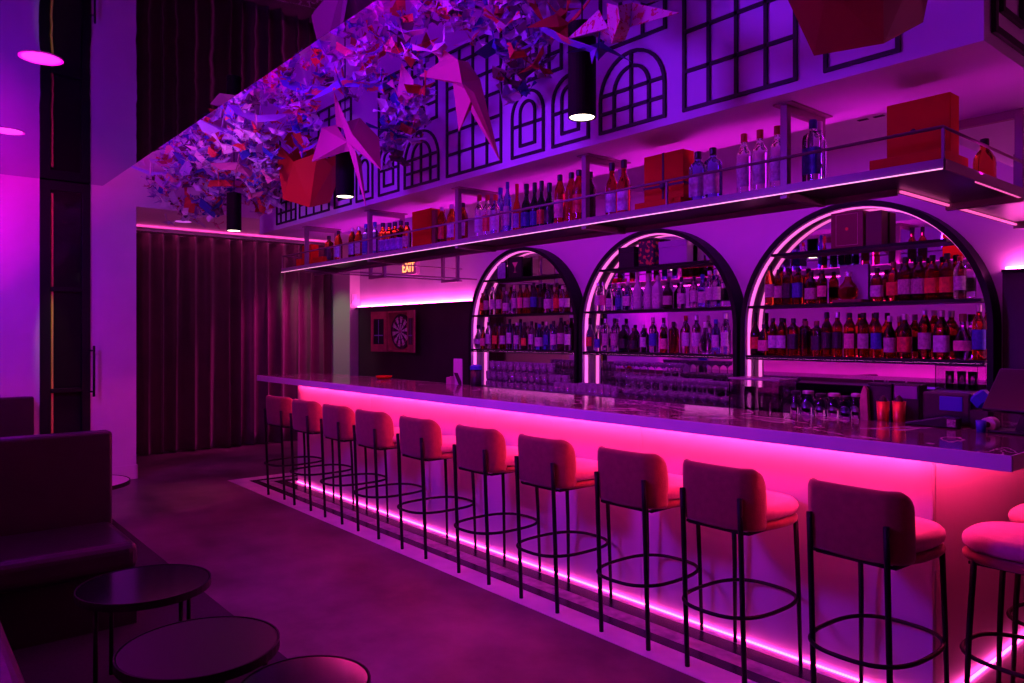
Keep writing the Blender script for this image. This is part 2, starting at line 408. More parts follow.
# ------------------------------------------------------------------ curtain
def curtain():
    y0, y1, z0, z1 = 2.09, 5.10, .012, 2.825
    n = 420; rows = 14; vs = []; fs = []
    ph = [rnd.uniform(0, 6) for _ in range(4)]
    for j in range(rows+1):
        q = j/rows; z = z1+(z0-z1)*q
        for i in range(n+1):
            u = i/n; y = y0+(y1-y0)*u
            w = u*2*PI*15+.9*math.sin(u*17+ph[0])+.5*math.sin(u*41+ph[1])
            amp = .055*(.75+.45*q)*(1+.35*math.sin(u*29+ph[2]))
            x = AX+.105+amp*math.sin(w+.25*math.sin(q*3+u*40))+.012*math.sin(2*w+ph[3])
            vs.append((x, y+.012*math.cos(w)*(1+q), z))
    for j in range(rows):
        for i in range(n):
            a = j*(n+1)+i; fs.append((a, a+1, a+n+2, a+n+1))
    return MB().add(vs, fs)
t = thing('curtain', 'long dark plum curtain closing the alcove at the far end', 'curtain', (0, 0, 0))
cu = obj('drape', curtain(), CURT, t, smooth=True, norm=False)
so = cu.modifiers.new('solid', 'SOLIDIFY'); so.thickness = .004
obj('curtain_track', MB().box(AX+.07, AX+.14, 2.085, 5.11, 2.826, 2.85), STEEL, t)

# ------------------------------------------------------------------ bar
PX0, PX1, PY = -7.42, -1.25, 3.31
BT = 1.12
bar = thing('bar_counter', 'long pale fronted bar glowing pink beneath its dark top', 'bar', (0, 0, 0))
fp = MB()
edges = [-7.42, -5.9, -4.35, -2.8, -1.25]
for a, b in zip(edges[:-1], edges[1:]): fp.box(a+.0015, b-.0015, PY, PY+.03, .0045, BT-.06)
obj('front_panel', fp, PANELM, bar)
obj('end_panel', MB().box(PX1-.03, PX1, PY+.0305, 4.62, .0045, BT-.06), PANELM, bar)
obj('end_panel', MB().box(PX0, PX0+.03, PY+.0305, 3.55, .03, BT-.06), PANELM, bar)
obj('carcass', MB().box(PX0+.031, PX1-.031, PY+.031, PY+.28, .0, BT-.06), BLACKP, bar)
obj('toe_strip', MB().box(PX0+.02, PX1, PY-.016, PY-.006, .0045, .010).box(PX1+.008, PX1+.020, PY, 4.6, .0045, .012), LED_KICK, bar, label='glowing pink light strip along the bar foot')
obj('under_top_strip', MB().box(PX0+.06, PX1, PY-.055, PY-.035, BT-.068, BT-.058).box(PX1+.03, PX1+.05, PY, 4.6, BT-.068, BT-.058), LED_BAR, bar, label='glowing hot pink light strip under the bar top')
top = MB()
top.prism([(-7.57, 2.945), (-.865, 2.945), (-.865, 4.75), (-1.55, 4.75), (-1.55, 3.64), (-7.57, 3.64)], lambda a, b, d: (a, b, d), BT-.056, BT)
tag(obj('marble_worktop', top, MARBLE, bevel=.004), 'dark veined marble top running the length of the bar', 'bar top')
wt = bpy.data.objects['marble_worktop']
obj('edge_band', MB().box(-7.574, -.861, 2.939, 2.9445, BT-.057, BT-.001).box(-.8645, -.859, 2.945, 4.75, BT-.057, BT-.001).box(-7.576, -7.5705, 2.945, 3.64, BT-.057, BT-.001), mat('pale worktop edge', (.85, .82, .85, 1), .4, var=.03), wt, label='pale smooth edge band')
led = MB().box(-7.4, -1.62, 3.645, 4.0, 1.02, 1.085)
ld = tag(obj('service_counter', led, STEEL, bevel=.004), 'black steel service ledge along the back of the marble bar top', 'counter')
obj('support_panel', MB().box(-7.4, -1.62, 3.7, 3.95, 0, 1.0199), BLACKP, ld)
bc = tag(obj('back_counter', MB().box(-7.05, -1.56, 4.68, NORTH-.001, .90, .95), STEEL, bevel=.004), 'black counter below the three bottle arches', 'counter')
obj('cabinet', MB().box(-7.0, -1.6, 4.74, NORTH-.002, 0, .8999), BLACKP, bc)

# ------------------------------------------------------------------ stools (local: seat faces +Y, origin on the floor)
def superq(a, hx, hy, p):
    c, s_ = math.cos(a), math.sin(a)
    return hx*math.copysign(abs(c)**(2/p), c), hy*math.copysign(abs(s_)**(2/p), s_)
def cushion(hx, hy, z0, z1, r, p=3.0, n=40, dome=.0, cy=0):
    prof = []
    for k in range(7):
        a = -PI/2+PI*k/6
        prof.append((r*math.cos(a)-r, (z0+z1)/2+((z1-z0)/2)*math.sin(a)))
    vs = []; fs = []
    for off, z in prof:
        for k in range(n):
            x, y = superq(2*PI*k/n, hx+off, hy+off, p); vs.append((x, y+cy, z))
    for i in range(len(prof)-1):
        for k in range(n):
            a, b = i*n+k, i*n+(k+1) % n; fs.append((a, b, b+n, a+n))
    o = len(vs); L = (len(prof)-1)*n
    for q, dz in ((.6, dome*.8), (.25, dome)):
        for k in range(n):
            x, y = superq(2*PI*k/n, (hx-r)*q, (hy-r)*q, p); vs.append((x, y+cy, z1+dz))
    for k in range(n):
        a, b = L+k, L+(k+1) % n; fs.append((a, b, o+(k+1) % n, o+k))
        fs.append((o+k, o+(k+1) % n, o+n+(k+1) % n, o+n+k))
    fs.append(tuple(o+n+k for k in range(n))); fs.append(tuple(range(n-1, -1, -1)))
    return MB().add(vs, fs)
def backrest():
    # plan: a flat back with rounded corners that wraps a little way round the sides
    hx, yb, rc, ye = .200, -.222, .075, -.095
    path = []
    for k in range(6): path.append((hx, ye+(yb+rc-ye)*k/6))
    for k in range(9):
        a = -PI/2*k/8; path.append((hx-rc+rc*math.cos(a), yb+rc+rc*math.sin(a)))
    for k in range(1, 9): path.append((hx-rc-(2*hx-2*rc)*k/8, yb))
    for k in range(1, 9):
        a = -PI/2-PI/2*k/8; path.append((-hx+rc+rc*math.cos(a), yb+rc+rc*math.sin(a)))
    for k in range(1, 7): path.append((-hx, yb+rc+(ye-yb-rc)*k/6))
    n = len(path)-1
    L = [0]
    for p, q in zip(path[:-1], path[1:]): L.append(L[-1]+math.hypot(q[0]-p[0], q[1]-p[1]))
    T = L[-1]; thick = .046; vs = []; fs = []
    prof = [(0, .006), (.05, 0), (.3, 0), (.7, 0), (.9, .002), (.975, .009), (1, .023), (.975, .037), (.9, .044), (.7, thick), (.3, thick), (.05, thick), (0, .04)]
    for i, (x, y) in enumerate(path):
        a = path[max(0, i-1)]; b = path[min(n, i+1)]
        tx, ty = b[0]-a[0], b[1]-a[1]; l = math.hypot(tx, ty); nx, ny = ty/l, -tx/l      # inward
        if nx*(-x)+ny*(-y) < 0: nx, ny = -nx, -ny
        e = min(L[i], T-L[i]); R = .105
        zt = .957-(R-math.sqrt(max(0, R*R-(R-min(e, R))**2)))
        k2 = .5+.5*min(1, e/.03)
        bow = .014*(1-(x/hx)**2) if y < yb+.01 else 0
        for q, d in prof:
            z = .688+(zt-.688)*q
            d2 = thick/2+(d-thick/2)*k2
            vs.append((x+nx*d2, y+ny*d2-bow-.016*((z-.688)/.27)*max(0, -y/.222), z))
    m_ = len(prof)
    for i in range(n):
        for k in range(m_):
            a, b = i*m_+k, i*m_+(k+1) % m_; fs.append((a, b, b+m_, a+m_))
    fs += [tuple(range(m_-1, -1, -1)), tuple(n*m_+k for k in range(m_))]
    return MB().add(vs, fs)
def make_stool(label):
    t = thing('bar_stool', label, 'bar stool', (0, 0, 0), 0, 'bar stools along the bar')
    obj('seat_cushion', cushion(.212, .236, .715, .782, .033, 2.7, dome=.014, cy=.012), FABRIC_LIT, t, smooth=True)
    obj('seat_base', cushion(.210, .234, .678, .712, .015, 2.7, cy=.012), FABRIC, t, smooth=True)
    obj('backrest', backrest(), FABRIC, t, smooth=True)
    for sx in (-1, 1):
        obj('leg', MB().tube([(sx*.152, -.208, 0), (sx*.152, -.226, .40), (sx*.152, -.239, .70), (sx*.152, -.2465, .832)], .0115, 8), STEEL, t, smooth=True)
        obj('leg', MB().tube([(sx*.176, .198, 0), (sx*.170, .186, .4), (sx*.166, .17, .69)], [.009, .011, .0115], 8), STEEL, t, smooth=True)
    ring = []
    for k in range(48):
        x, y = superq(2*PI*k/48, .205, .268, 2.7); ring.append((x, y-.02, .32))
    obj('footrest_ring', MB().tube(ring, .009, 8, True), STEEL, t, smooth=True)
    obj('seat_frame', MB().box(-.165, -.145, -.2, .19, .668, .679).box(.145, .165, -.2, .19, .668, .679).box(-.145, .145, -.21, -.19, .668, .679), STEEL, t)
    return t
names = ['bar stool at the curtain end of the row, its back glowing orange'] + ['terracotta bar stool, %s along the row from the curtain end' % ordinal(k) for k in range(1, 9)] + ['terracotta bar stool at the till end of the front row']
SX = [-6.853, -6.266, -5.662, -5.09, -4.446, -3.76, -3.145, -2.513, -1.971, -1.352]
proto = make_stool(names[0]); proto.location = (SX[0], 3.045, 0); proto.rotation_euler.z = .10
jit = [.08, .05, .0, .02, 0, .02, .0, .02, -.02, -.05]
for k in range(1, 10): dup(proto, (SX[k], 3.045, 0), jit[k], names[k])
dup(proto, (-.87, 3.30, 0), math.radians(90), 'bar stool facing the end of the bar by the till')
dup(proto, (-.87, 3.83, 0), math.radians(90), 'bar stool partly hidden behind the one at the bar end')

# ------------------------------------------------------------------ bottles
def gl(name, c, rough=.04, trans=1.0): return mat('glass '+name, c, rough, trans=trans, ior=1.3)
GL = {'amber': gl('amber', (.66, .15, .025, 1)), 'deep amber': gl('deep amber', (.28, .05, .012, 1)), 'red': gl('red', (.5, .045, .03, 1)),
      'clear': GLASSC, 'blue': gl('blue', (.25, .35, .95, 1)), 'green': gl('green', (.03, .12, .04, 1)), 'dark': gl('dark', (.06, .025, .02, 1), .06, .6),
      'white': mat('frosted white glass', (.75, .7, .8, 1), .25, trans=.3), 'violet': gl('violet', (.65, .5, .9, 1))}
LBL = {'cream': mat('cream label', (.48, .40, .36, 1), .6, var=.3, vscale=70), 'white': mat('white label', (.58, .55, .58, 1), .6, var=.3, vscale=60), 'blue': mat('blue label', (.05, .06, .38, 1), .5, var=.3, vscale=60),
       'red': mat('red label', (.65, .05, .04, 1), .5, var=.25, vscale=60), 'lilac': mat('lilac label', (.34, .26, .6, 1), .5, var=.3, vscale=60), 'black': mat('black label', (.03, .025, .03, 1), .5, var=.5, vscale=60), 'pink': mat('pink label', (.75, .25, .33, 1), .6, var=.2, vscale=60), 'orange': mat('orange label', (.75, .22, .05, 1), .6, var=.2, vscale=60)}
CAP = {'black': mat('black cap', (.015, .012, .014, 1), .4), 'red': mat('red cap', (.45, .03, .02, 1), .4), 'blue': mat('blue cap', (.04, .08, .5, 1), .4), 'silver': mat('silver cap', (.7, .65, .7, 1), .3, metal=.8), 'wood': mat('wood stopper', (.25, .12, .06, 1), .6), 'green': mat('dark green cap', (.01, .06, .02, 1), .4)}
SHAPES = {  # profile, squareness, body radius, label z range, neck top
 'round': ([(.030, 0), (.037, .004), (.0375, .02), (.0375, .175), (.034, .198), (.022, .222), (.0155, .24), (.0145, .262)], 2.0, .0375, (.055, .145), .262),
 'tall': ([(.029, 0), (.034, .004), (.0345, .02), (.0345, .205), (.032, .22), (.019, .242), (.0145, .255), (.014, .29)], 2.0, .0345, (.06, .17), .29),
 'wine': ([(.030, 0), (.036, .004), (.0365, .02), (.0365, .165), (.031, .195), (.018, .225), (.0145, .25), (.0145, .285)], 2.0, .0365, (.05, .14), .285),
 'square': ([(.030, 0), (.036, .004), (.0365, .012), (.0365, .17), (.032, .187), (.02, .198), (.0155, .205), (.015, .228)], 7.0, .0365, (.045, .14), .228),
 'flask': ([(.033, 0), (.041, .005), (.042, .02), (.042, .13), (.039, .155), (.026, .18), (.016, .195), (.0155, .22)], 4.0, .042, (.035, .115), .22),
 'squat': ([(.030, 0), (.046, .012), (.053, .045), (.053, .075), (.043, .105), (.026, .13), (.019, .15), (.017, .18)], 2.0, .053, (.04, .085), .18),
 'gin': ([(.034, 0), (.038, .004), (.0385, .02), (.0385, .14), (.034, .16), (.018, .185), (.0155, .2), (.015, .235)], 2.0, .0385, (.035, .12), .235)}
CAPS = {'round': (.0168, .235, .03), 'tall': (.0165, .255, .04), 'wine': (.0163, .225, .065), 'square': (.018, .21, .032), 'flask': (.0185, .205, .032), 'squat': (.022, .17, .035), 'gin': (.0175, .215, .035)}
BM = {}
def bpart(kind, shape, m):
    k = (kind, shape, m.name)
    if k in BM: return BM[k]
    prof, sq, R, (l0, l1), nt_ = SHAPES[shape]
    if kind == 'body': mb = MB().lathe(prof, 20, sq=sq)
    elif kind == 'cap':
        r, z, h_ = CAPS[shape]; z = max(z, nt_-.02)
        mb = MB().lathe([(r*.9, z+.0), (r, z+.003), (r, z+h_-.003), (r*.9, z+h_)], 14)
    else:
        mb = MB(); vs = []; n = 12
        for z in (l0, l1):
            for i in range(n+1):
                a = -PI/2+(i/n-.5)*math.radians(190)
                x, y = math.cos(a), math.sin(a); q = 1.0
                if sq != 2: q = 1/((abs(x)**sq+abs(y)**sq)**(1/sq))
                vs.append(((R*q+.0009)*x, (R*q+.0009)*y, z))
        mb.add(vs, [(i, i+1, i+n+2, i+n+1) for i in range(n)])
    me = mesh_of({'body': 'glass_body', 'cap': 'cap', 'lab': 'label'}[kind], mb, m, smooth=(kind != 'cap'), norm=(kind != 'lab'))
    BM[k] = me; return me
def bottle(loc, shape, glass, lab, cap, label, group, height=None, rz=0.0):
    t = thing('liquor_bottle', label, 'bottle', loc, rz, group)
    full = max(CAPS[shape][1], SHAPES[shape][4]-.02)+CAPS[shape][2]
    if height: s_ = height/full; t.scale = ((s_+1)/2 if s_ > 1 else s_*.5+.5, (s_+1)/2 if s_ > 1 else s_*.5+.5, s_)
    link('glass_body', bpart('body', shape, GL[glass]), t)
    link('cap', bpart('cap', shape, CAP[cap]), t)
    if lab: link('paper_label', bpart('lab', shape, LBL[lab]), t)
    return t

# ------------------------------------------------------------------ arches with mirrors and shelves
RO, TH, AF, BASE = .875, .035, 5.15, .951
ZSP = 2.46-RO
ACX = [-6.04, -4.26, -2.48]; ANAME = ['curtain-side arch', 'middle arch', 'till-side arch']
SHZ = [1.353, 1.736, 2.122]
def arcline(cx, r, n=40):
    p = [(cx-r, BASE), (cx-r, (BASE+ZSP)/2)]
    for k in range(n+1):
        a = PI-PI*k/n; p.append((cx+r*math.cos(a), ZSP+r*math.sin(a)))
    return p+[(cx+r, (BASE+ZSP)/2), (cx+r, BASE)]
LINER = mat('pale arch lining', (.55, .5, .55, 1), .5)
for ci, cx in enumerate(ACX):
    t = thing('arched_bottle_display', ['black arched mirror shelf nearest the dartboard', 'middle black arched mirror shelf full of clear bottles', 'black arched mirror shelf of amber bottles beside the till'][ci].replace('nearest', 'beside'), 'shelf', (0, 0, 0), 0, 'mirrored arches behind the bar')
    f = lambda a, b, d: (a, d, b)
    obj('arch_frame', MB().band(arcline(cx, RO-TH), arcline(cx, RO), f, AF, NORTH-.001), STEEL, t)
    obj('lining', MB().band(arcline(cx, RO-TH-.004), arcline(cx, RO-TH-.0005), f, AF+.012, NORTH-.012), LINER, t)
    obj('led_strip', MB().band(arcline(cx, RO-TH-.012), arcline(cx, RO-TH-.005), f, AF+.045, AF+.08), LED_ARCH, t)
    pl = arcline(cx, RO-TH-.001)
    obj('mirror', MB().prism(pl, f, NORTH-.010, NORTH-.001), MIRROR, t)
    for z in SHZ:
        w = RO-TH-.013
        zz = z+.02
        if zz > ZSP: w = math.sqrt(w*w-(zz-ZSP)**2)
        obj('shelf', MB().box(cx-w, cx+w, AF+.004, NORTH-.0105, z, z+.02), STEEL, t)
    w = RO-TH-.03
    obj('added_glass_light', MB().box(cx-w, cx+w, AF+.012, AF+.024, SHZ[0]-.008, SHZ[0]-.0005), emat('added glass glow', (1, .12, .75, 1), 7), t)  # hidden glow added to brighten the glasses on the back counter
    obj('glow_shield', MB().box(cx-w-.015, cx+w+.015, AF+.0035, AF+.0075, SHZ[0]-.014, SHZ[0]-.0003), STEEL, t)  # added lip that keeps the glow out of sight
def arcx(px): return xat(px, 5.215)
def fill(ci, level, items):
    n = len(items); zz = SHZ[level]+.021
    ln = ['lower', 'middle', 'top'][level]
    cx = ACX[ci]; xs = []; lims = []; rs = []
    for px, shape, glass, lab, cap, h_ in items:
        R_ = SHAPES[shape][2]*(1.1 if shape == 'square' else 1.0)*(.5+.5*h_/.3 if shape != 'squat' else 1.0); zt_ = zz+h_; zsh = zz+h_*.6
        lim = RO-TH-.022-R_
        if zsh > ZSP: lim = min(lim, math.sqrt((RO-TH-.02)**2-(zsh-ZSP)**2)-R_)
        if zt_ > ZSP: lim = min(lim, math.sqrt(max(.01, (RO-TH-.02)**2-(zt_-ZSP)**2))-.018)
        xs.append(arcx(px)); lims.append(lim); rs.append(R_)
    for _ in range(60):                      # settle side by side without touching
        for k in range(n): xs[k] = max(cx-lims[k], min(cx+lims[k], xs[k]))
        for k in range(n-1):
            gap = rs[k]+rs[k+1]+.001-(xs[k+1]-xs[k])
            if gap > 0: xs[k] -= gap/2; xs[k+1] += gap/2
    for k in range(n): xs[k] = max(cx-lims[k], min(cx+lims[k], xs[k]))
    for i, it in enumerate(items):
        px, shape, glass, lab, cap, h_ = it
        x = xs[i]; f_ = 1.0
        if i > 0: f_ = min(f_, (x-xs[i-1])/(rs[i]+rs[i-1]))
        if i < n-1: f_ = min(f_, (xs[i+1]-x)/(rs[i]+rs[i+1]))
        text = '%s bottle, %s%s cap, %s from the curtain, %s shelf, %s' % (glass, (lab+' label, ') if lab else '', cap, ordinal(i), ln, ANAME[ci])
        t = bottle((x, 5.212+rnd.uniform(-.006, .004), zz), shape, glass, lab, cap, text, 'bottles on the %s shelf of the %s' % (ln, ANAME[ci]), h_, rnd.uniform(-.5, .1) if shape in ('round', 'tall', 'wine', 'gin') else rnd.uniform(-.04, .04))
        k = rs[i]/SHAPES[shape][2]*max(.7, f_)*(1/1.1 if shape == 'square' else 1)
        t.scale = (k, k, t.scale[2])
am, da, cl, bl, wh, dk, vi, rd, gr = 'amber', 'deep amber', 'clear', 'blue', 'white', 'dark', 'violet', 'red', 'green'
fill(2, 0, [(747, 'wine', dk, 'red', 'black', .33), (759, 'flask', da, 'pink', 'black', .24), (771, 'round', am, 'white', 'black', .285), (782, 'round', da, 'white', 'black', .285), (794, 'square', am, 'black', 'black', .28), (806, 'square', da, None, 'wood', .26), (817, 'square', am, 'black', 'wood', .26), (827, 'tall', da, 'black', 'black', .32), (838, 'tall', am, 'black', 'silver', .32), (850, 'round', am, 'pink', 'black', .31), (864, 'round', da, 'cream', 'black', .31), (877, 'tall', am, 'blue', 'black', .31), (890, 'gin', da, 'cream', 'silver', .285), (905, 'flask', da, 'red', 'silver', .295), (925, 'round', da, 'cream', 'silver', .32), (942, 'flask', da, 'white', 'silver', .315), (963, 'squat', vi, 'pink', 'wood', .29), (979, 'tall', am, 'blue', 'silver', .345)])
fill(2, 1, [(759, 'round', am, 'cream', 'black', .30), (771, 'round', da, 'cream', 'black', .27), (783, 'square', da, 'black', 'black', .28), (797, 'square', am, 'blue', 'black', .275), (811, 'flask', da, 'cream', 'black', .24), (823, 'round', da, 'pink', 'black', .24), (877, 'flask', da, 'white', 'black', .23), (896, 'flask', am, 'red', 'wood', .265), (913, 'flask', da, 'cream', 'black', .29), (930, 'flask', da, 'cream', 'black', .29), (947, 'flask', am, 'orange', 'black', .29), (963, 'flask', da, 'orange', 'black', .295), (977, 'round', cl, 'white', 'red', .27)])
tl, gn, rn, sq_, wn = 'tall', 'gin', 'round', 'square', 'wine'
fill(1, 0, [(590, wn, vi, 'red', 'black', .32), (598, gn, cl, 'blue', 'silver', .25), (606, tl, cl, 'cream', 'silver', .31), (615, tl, vi, 'cream', 'black', .31), (624, 'flask', gr, 'black', 'green', .25), (634, 'flask', dk, 'black', 'wood', .22), (644, tl, vi, 'white', 'silver', .25), (653, tl, cl, 'blue', 'silver', .31), (664, gn, rd, 'pink', 'silver', .26), (674, sq_, rd, None, 'black', .27), (686, tl, cl, 'white', 'red', .32), (697, tl, cl, 'white', 'silver', .32), (706, 'squat', cl, None, 'silver', .26), (716, tl, bl, 'white', 'blue', .285), (726, tl, cl, 'white', 'silver', .33)])
fill(1, 1, [(592, tl, cl, 'white', 'silver', .27), (601, tl, cl, 'pink', 'silver', .27), (610, gn, vi, 'white', 'black', .24), (619, gn, bl, 'blue', 'silver', .24), (628, 'flask', vi, 'white', 'silver', .26), (638, wn, wh, 'white', 'silver', .34), (648, wn, wh, 'white', 'silver', .32), (658, 'flask', wh, 'white', 'silver', .29), (668, 'flask', dk, 'cream', 'black', .23), (682, gn, cl, 'white', 'black', .265), (694, tl, cl, 'white', 'black', .265), (706, gn, bl, 'white', 'blue', .275), (716, tl, cl, 'white', 'silver', .3), (725, tl, vi, 'white', 'silver', .3)])
fill(0, 0, [(473, 'squat', cl, 'white', 'black', .27), (481, gn, da, 'pink', 'black', .25), (489, tl, vi, 'white', 'black', .3), (496, rn, rd, 'orange', 'black', .28), (503, rn, da, 'white', 'black', .28), (510, tl, bl, 'white', 'black', .33), (517, rn, cl, 'white', 'silver', .29), (525, wn, dk, 'orange', 'black', .29), (532, tl, vi, 'white', 'black', .30), (540, 'flask', bl, 'white', 'blue', .27), (547, tl, bl, 'blue', 'silver', .29), (554, tl, cl, 'white', 'black', .3), (561, rn, dk, 'cream', 'black', .33), (568, tl, vi, 'white', 'wood', .30)])
fill(0, 1, [(481, rn, am, 'orange', 'wood', .25), (487, tl, dk, 'cream', 'black', .29), (493, tl, cl, 'white', 'silver', .31), (500, rn, da, 'white', 'black', .31), (507, 'flask', vi, 'white', 'silver', .25), (515, tl, cl, 'white', 'silver', .31), (521, tl, rd, 'pink', 'black', .31), (527, rn, am, 'cream', 'black', .31), (534, rn, dk, 'blue', 'black', .32), (541, tl, da, 'black', 'black', .3), (549, 'flask', vi, 'white', 'black', .29), (557, gn, am, 'red', 'black', .3), (563, rn, cl, 'white', 'silver', .26), (569, tl, da, 'white', 'black', .25)])
# presentation boxes and cards on the top shelves
zt = SHZ[2]+.021
def giftbox(name, label, x0, x1, y0, y1, z0, h_, m, cat='box', lid=True, group=None):
    t = thing(name, label, cat, ((x0+x1)/2, (y0+y1)/2, z0), 0, group)
    a, b = (x1-x0)/2, (y1-y0)/2
    obj('box_body', MB().box(-a, a, -b, b, 0, h_*(.72 if lid else 1)), m, t, bevel=.003)
    if lid: obj('lid', MB().box(-a-.003, a+.003, -b-.003, b+.003, h_*.7201, h_), m, t, bevel=.003)
    return t
t = giftbox('presentation_box', 'dark red presentation box with small gold emblem, top shelf, till-side arch', arcx(834), arcx(866), 5.17, 5.265, zt, .25, REDBOX, lid=False)
obj('emblem', MB().lathe([(.012, 0), (.010, .002)], 12, M=Matrix.Translation((.0, -.0476, .13)) @ Matrix.Rotation(PI/2, 4, 'X')), COPPER, t, label='small gold emblem')
obj('border_line', MB().band([(-.075, .018), (.075, .018), (.075, .232), (-.075, .232)], [(-.078, .015), (.078, .015), (.078, .235), (-.078, .235)], lambda a, b, d: (a, d, b), -.0482, -.0477, True), PINKW, t)
giftbox('presentation_box', 'darker red box standing behind the emblem box, till-side arch', arcx(868), arcx(884), 5.18, 5.275, zt, .235, mat('maroon board', (.09, .014, .022, 1), .5), lid=False)
giftbox('presentation_box', 'small black box with a blue line, top shelf, middle arch', arcx(622), arcx(637), 5.17, 5.26, zt, .185, BLACKP)
t = thing('decorated_tin', 'black tin with orange and blue flower pattern, top shelf, middle arch', 'tin', (arcx(649), 5.215, zt), 0)
obj('tin_body', MB().box(-.085, .085, -.045, .045, 0, .22), patterned('flower tin', (.02, .014, .03, 1), (.6, .14, .05, 1), 26), t, bevel=.006)
obj('lid', MB().box(-.087, .087, -.047, .047, .2201, .242), BLACKP, t, bevel=.004)
giftbox('presentation_box', 'lilac presentation box with folded lid, top shelf, middle arch', arcx(662), arcx(690), 5.17, 5.26, zt, .195, mat('lilac board', (.36, .25, .45, 1), .5))
def card(label, pxa, pxb, h_, y, z, m, m2):
    t = thing('framed_card', label, 'card', ((arcx(pxa)+arcx(pxb))/2, y, z)); a = (arcx(pxb)-arcx(pxa))/2
    obj('frame', MB().band([(-a+.008, .008), (a-.008, .008), (a-.008, h_-.008), (-a+.008, h_-.008)], [(-a, 0), (a, 0), (a, h_), (-a, h_)], lambda p, q, d: (p, d, q), -.008, .008, True), STEEL, t)
    obj('print', MB().box(-a+.0081, a-.0081, -.004, .004, .0081, h_-.0081), m, t)
    return t
card('small lilac framed card, top shelf, curtain-side arch', 497, 506, .19, 5.22, zt, mat('lilac print', (.3, .18, .5, 1), .5, var=.3, vscale=30), None)
t = card('black framed card with a cocktail glass drawing, curtain-side arch', 508, 522, .225, 5.22, zt, BLACKP, None)
gx = MB().prism([(-.045, .17), (.045, .17), (.004, .11), (.004, .07), (.03, .06), (-.03, .06), (-.004, .07), (-.004, .11)], lambda p, q, d: (p, d, q), -.0046, -.0041)
obj('glass_drawing', gx, mat('orange print', (.7, .3, .25, 1), .6), t)
# decanter in its case on the middle shelf of the till-side arch
t = thing('decanter_case', 'pale display case holding a round amber decanter, till-side arch', 'case', (arcx(850), 5.225, SHZ[1]+.021))
obj('base', MB().box(-.105, .105, -.06, .055, 0, .022), REDBOX, t, bevel=.003)
obj('back', MB().box(-.10, .10, .045, .055, .0221, .27), mat('case back', (.5, .4, .6, 1), .4), t)
bottle((arcx(848), 5.215, SHZ[1]+.0435), 'squat', 'amber', None, 'silver', 'round amber decanter with silver stopper inside the pale display case', 'decanters', .215).scale = (1.3, 1.0, .95)

# ------------------------------------------------------------------ hanging rack
RF, RB, RX0, RX1, RZ0, RZ1 = 3.06, 3.40, -7.22, -1.12, 2.165, 2.188
rack = thing('hanging_bottle_rack', 'long steel bottle rack hung from the soffit with pink light line', 'rack', (0, 0, 0))
obj('shelf_plate', MB().prism([(RX0, RF), (RX1, RF), (RX1, NORTH-.03), (RX1-.31, NORTH-.03), (RX1-.31, RB), (RX0, RB)], lambda a, b, d: (a, b, d), RZ0+.004, RZ1), PLATE, rack)
fa = MB().box(RX0-.004, RX1+.004, RF-.008, RF-.0005, RZ0-.012, RZ1+.006).box(RX1+.0005, RX1+.008, RF, NORTH-.03, RZ0-.012, RZ1+.006).box(RX0, RX1-.31, RB+.0005, RB+.008, RZ0-.025, RZ1+.006).box(RX1-.318, RX1-.3105, RB, NORTH-.03, RZ0-.012, RZ1+.006)
obj('fascia', fa, STEELP, rack)
obj('led_strip', MB().box(RX1-.308, RX1-.298, RB+.02, NORTH-.05, RZ0-.012, RZ0-.002).box(RX1-.012, RX1-.002, RB+.02, NORTH-.05, RZ0-.012, RZ0-.002), LED_RACK2, rack, label='thin glowing pink light line under the rack')
obj('led_strip', MB().box(RX0-.002, RX1+.002, RF-.0115, RF-.0085, RZ0-.012, RZ0-.0075), LED_RACK, rack, label='thin glowing pink light line along the rack edge')
# left return: open frame of rods
lr = MB()
for x in (RX0+.008, RX0+.30): lr.box(x-.008, x+.008, RB+.01, NORTH-.03, RZ0-.0, RZ0+.016)
obj('return_frame', lr, STEELP, rack)
rl = MB().tube([(RX0, NORTH-.02, 2.315), (RX0, RF, 2.315), (RX1, RF, 2.315), (RX1, NORTH-.02, 2.315)], .007, 8)
obj('guard_rail', rl, STEELP, rack, smooth=True)
for x in (RX1, RX0, -4.87, -5.98, -2.42): obj('rail_post', MB().box(x-.005, x+.005, RF-.004, RF+.006, RZ1, 2.315), STEELP, rack)
def hanger(p, q, along):
    s_ = .017; mb = MB()
    if along == 'y':
        x, y0, y1 = p, *q
        for y in (y0, y1): mb.box(x-s_, x+s_, y-s_, y+s_, RZ0-.03, ZS-.001)
        mb.box(x-s_, x+s_, y0+s_, y1-s_, ZS-.04, ZS-.001).box(x-s_, x+s_, y0+s_, y1-s_, RZ0-.03, RZ0+.002)
        mb.box(x-s_-.03, x+s_+.03, y0-s_-.01, y1+s_+.01, ZS-.008, ZS-.0005)
    else:
        y, x0, x1 = p, *q
        for x in (x0, x1): mb.box(x-s_, x+s_, y-s_, y+s_, RZ0-.03, ZS-.001)
        mb.box(x0+s_, x1-s_, y-s_, y+s_, ZS-.04, ZS-.001).box(x0+s_, x1-s_, y-s_, y+s_, RZ0-.03, RZ0+.002)
    obj('hanger', mb, STEELP, rack, bevel=.002)
for x in (-1.775, -3.015, -4.255, -5.495, -6.70): hanger(x, (3.08, 3.39), 'y')
for y in (3.97, 4.95): hanger(y, (RX1-.30, RX1-.01), 'x')
for y in (4.05, 5.0): hanger(y, (RX0+.01, RX0+.30), 'x')

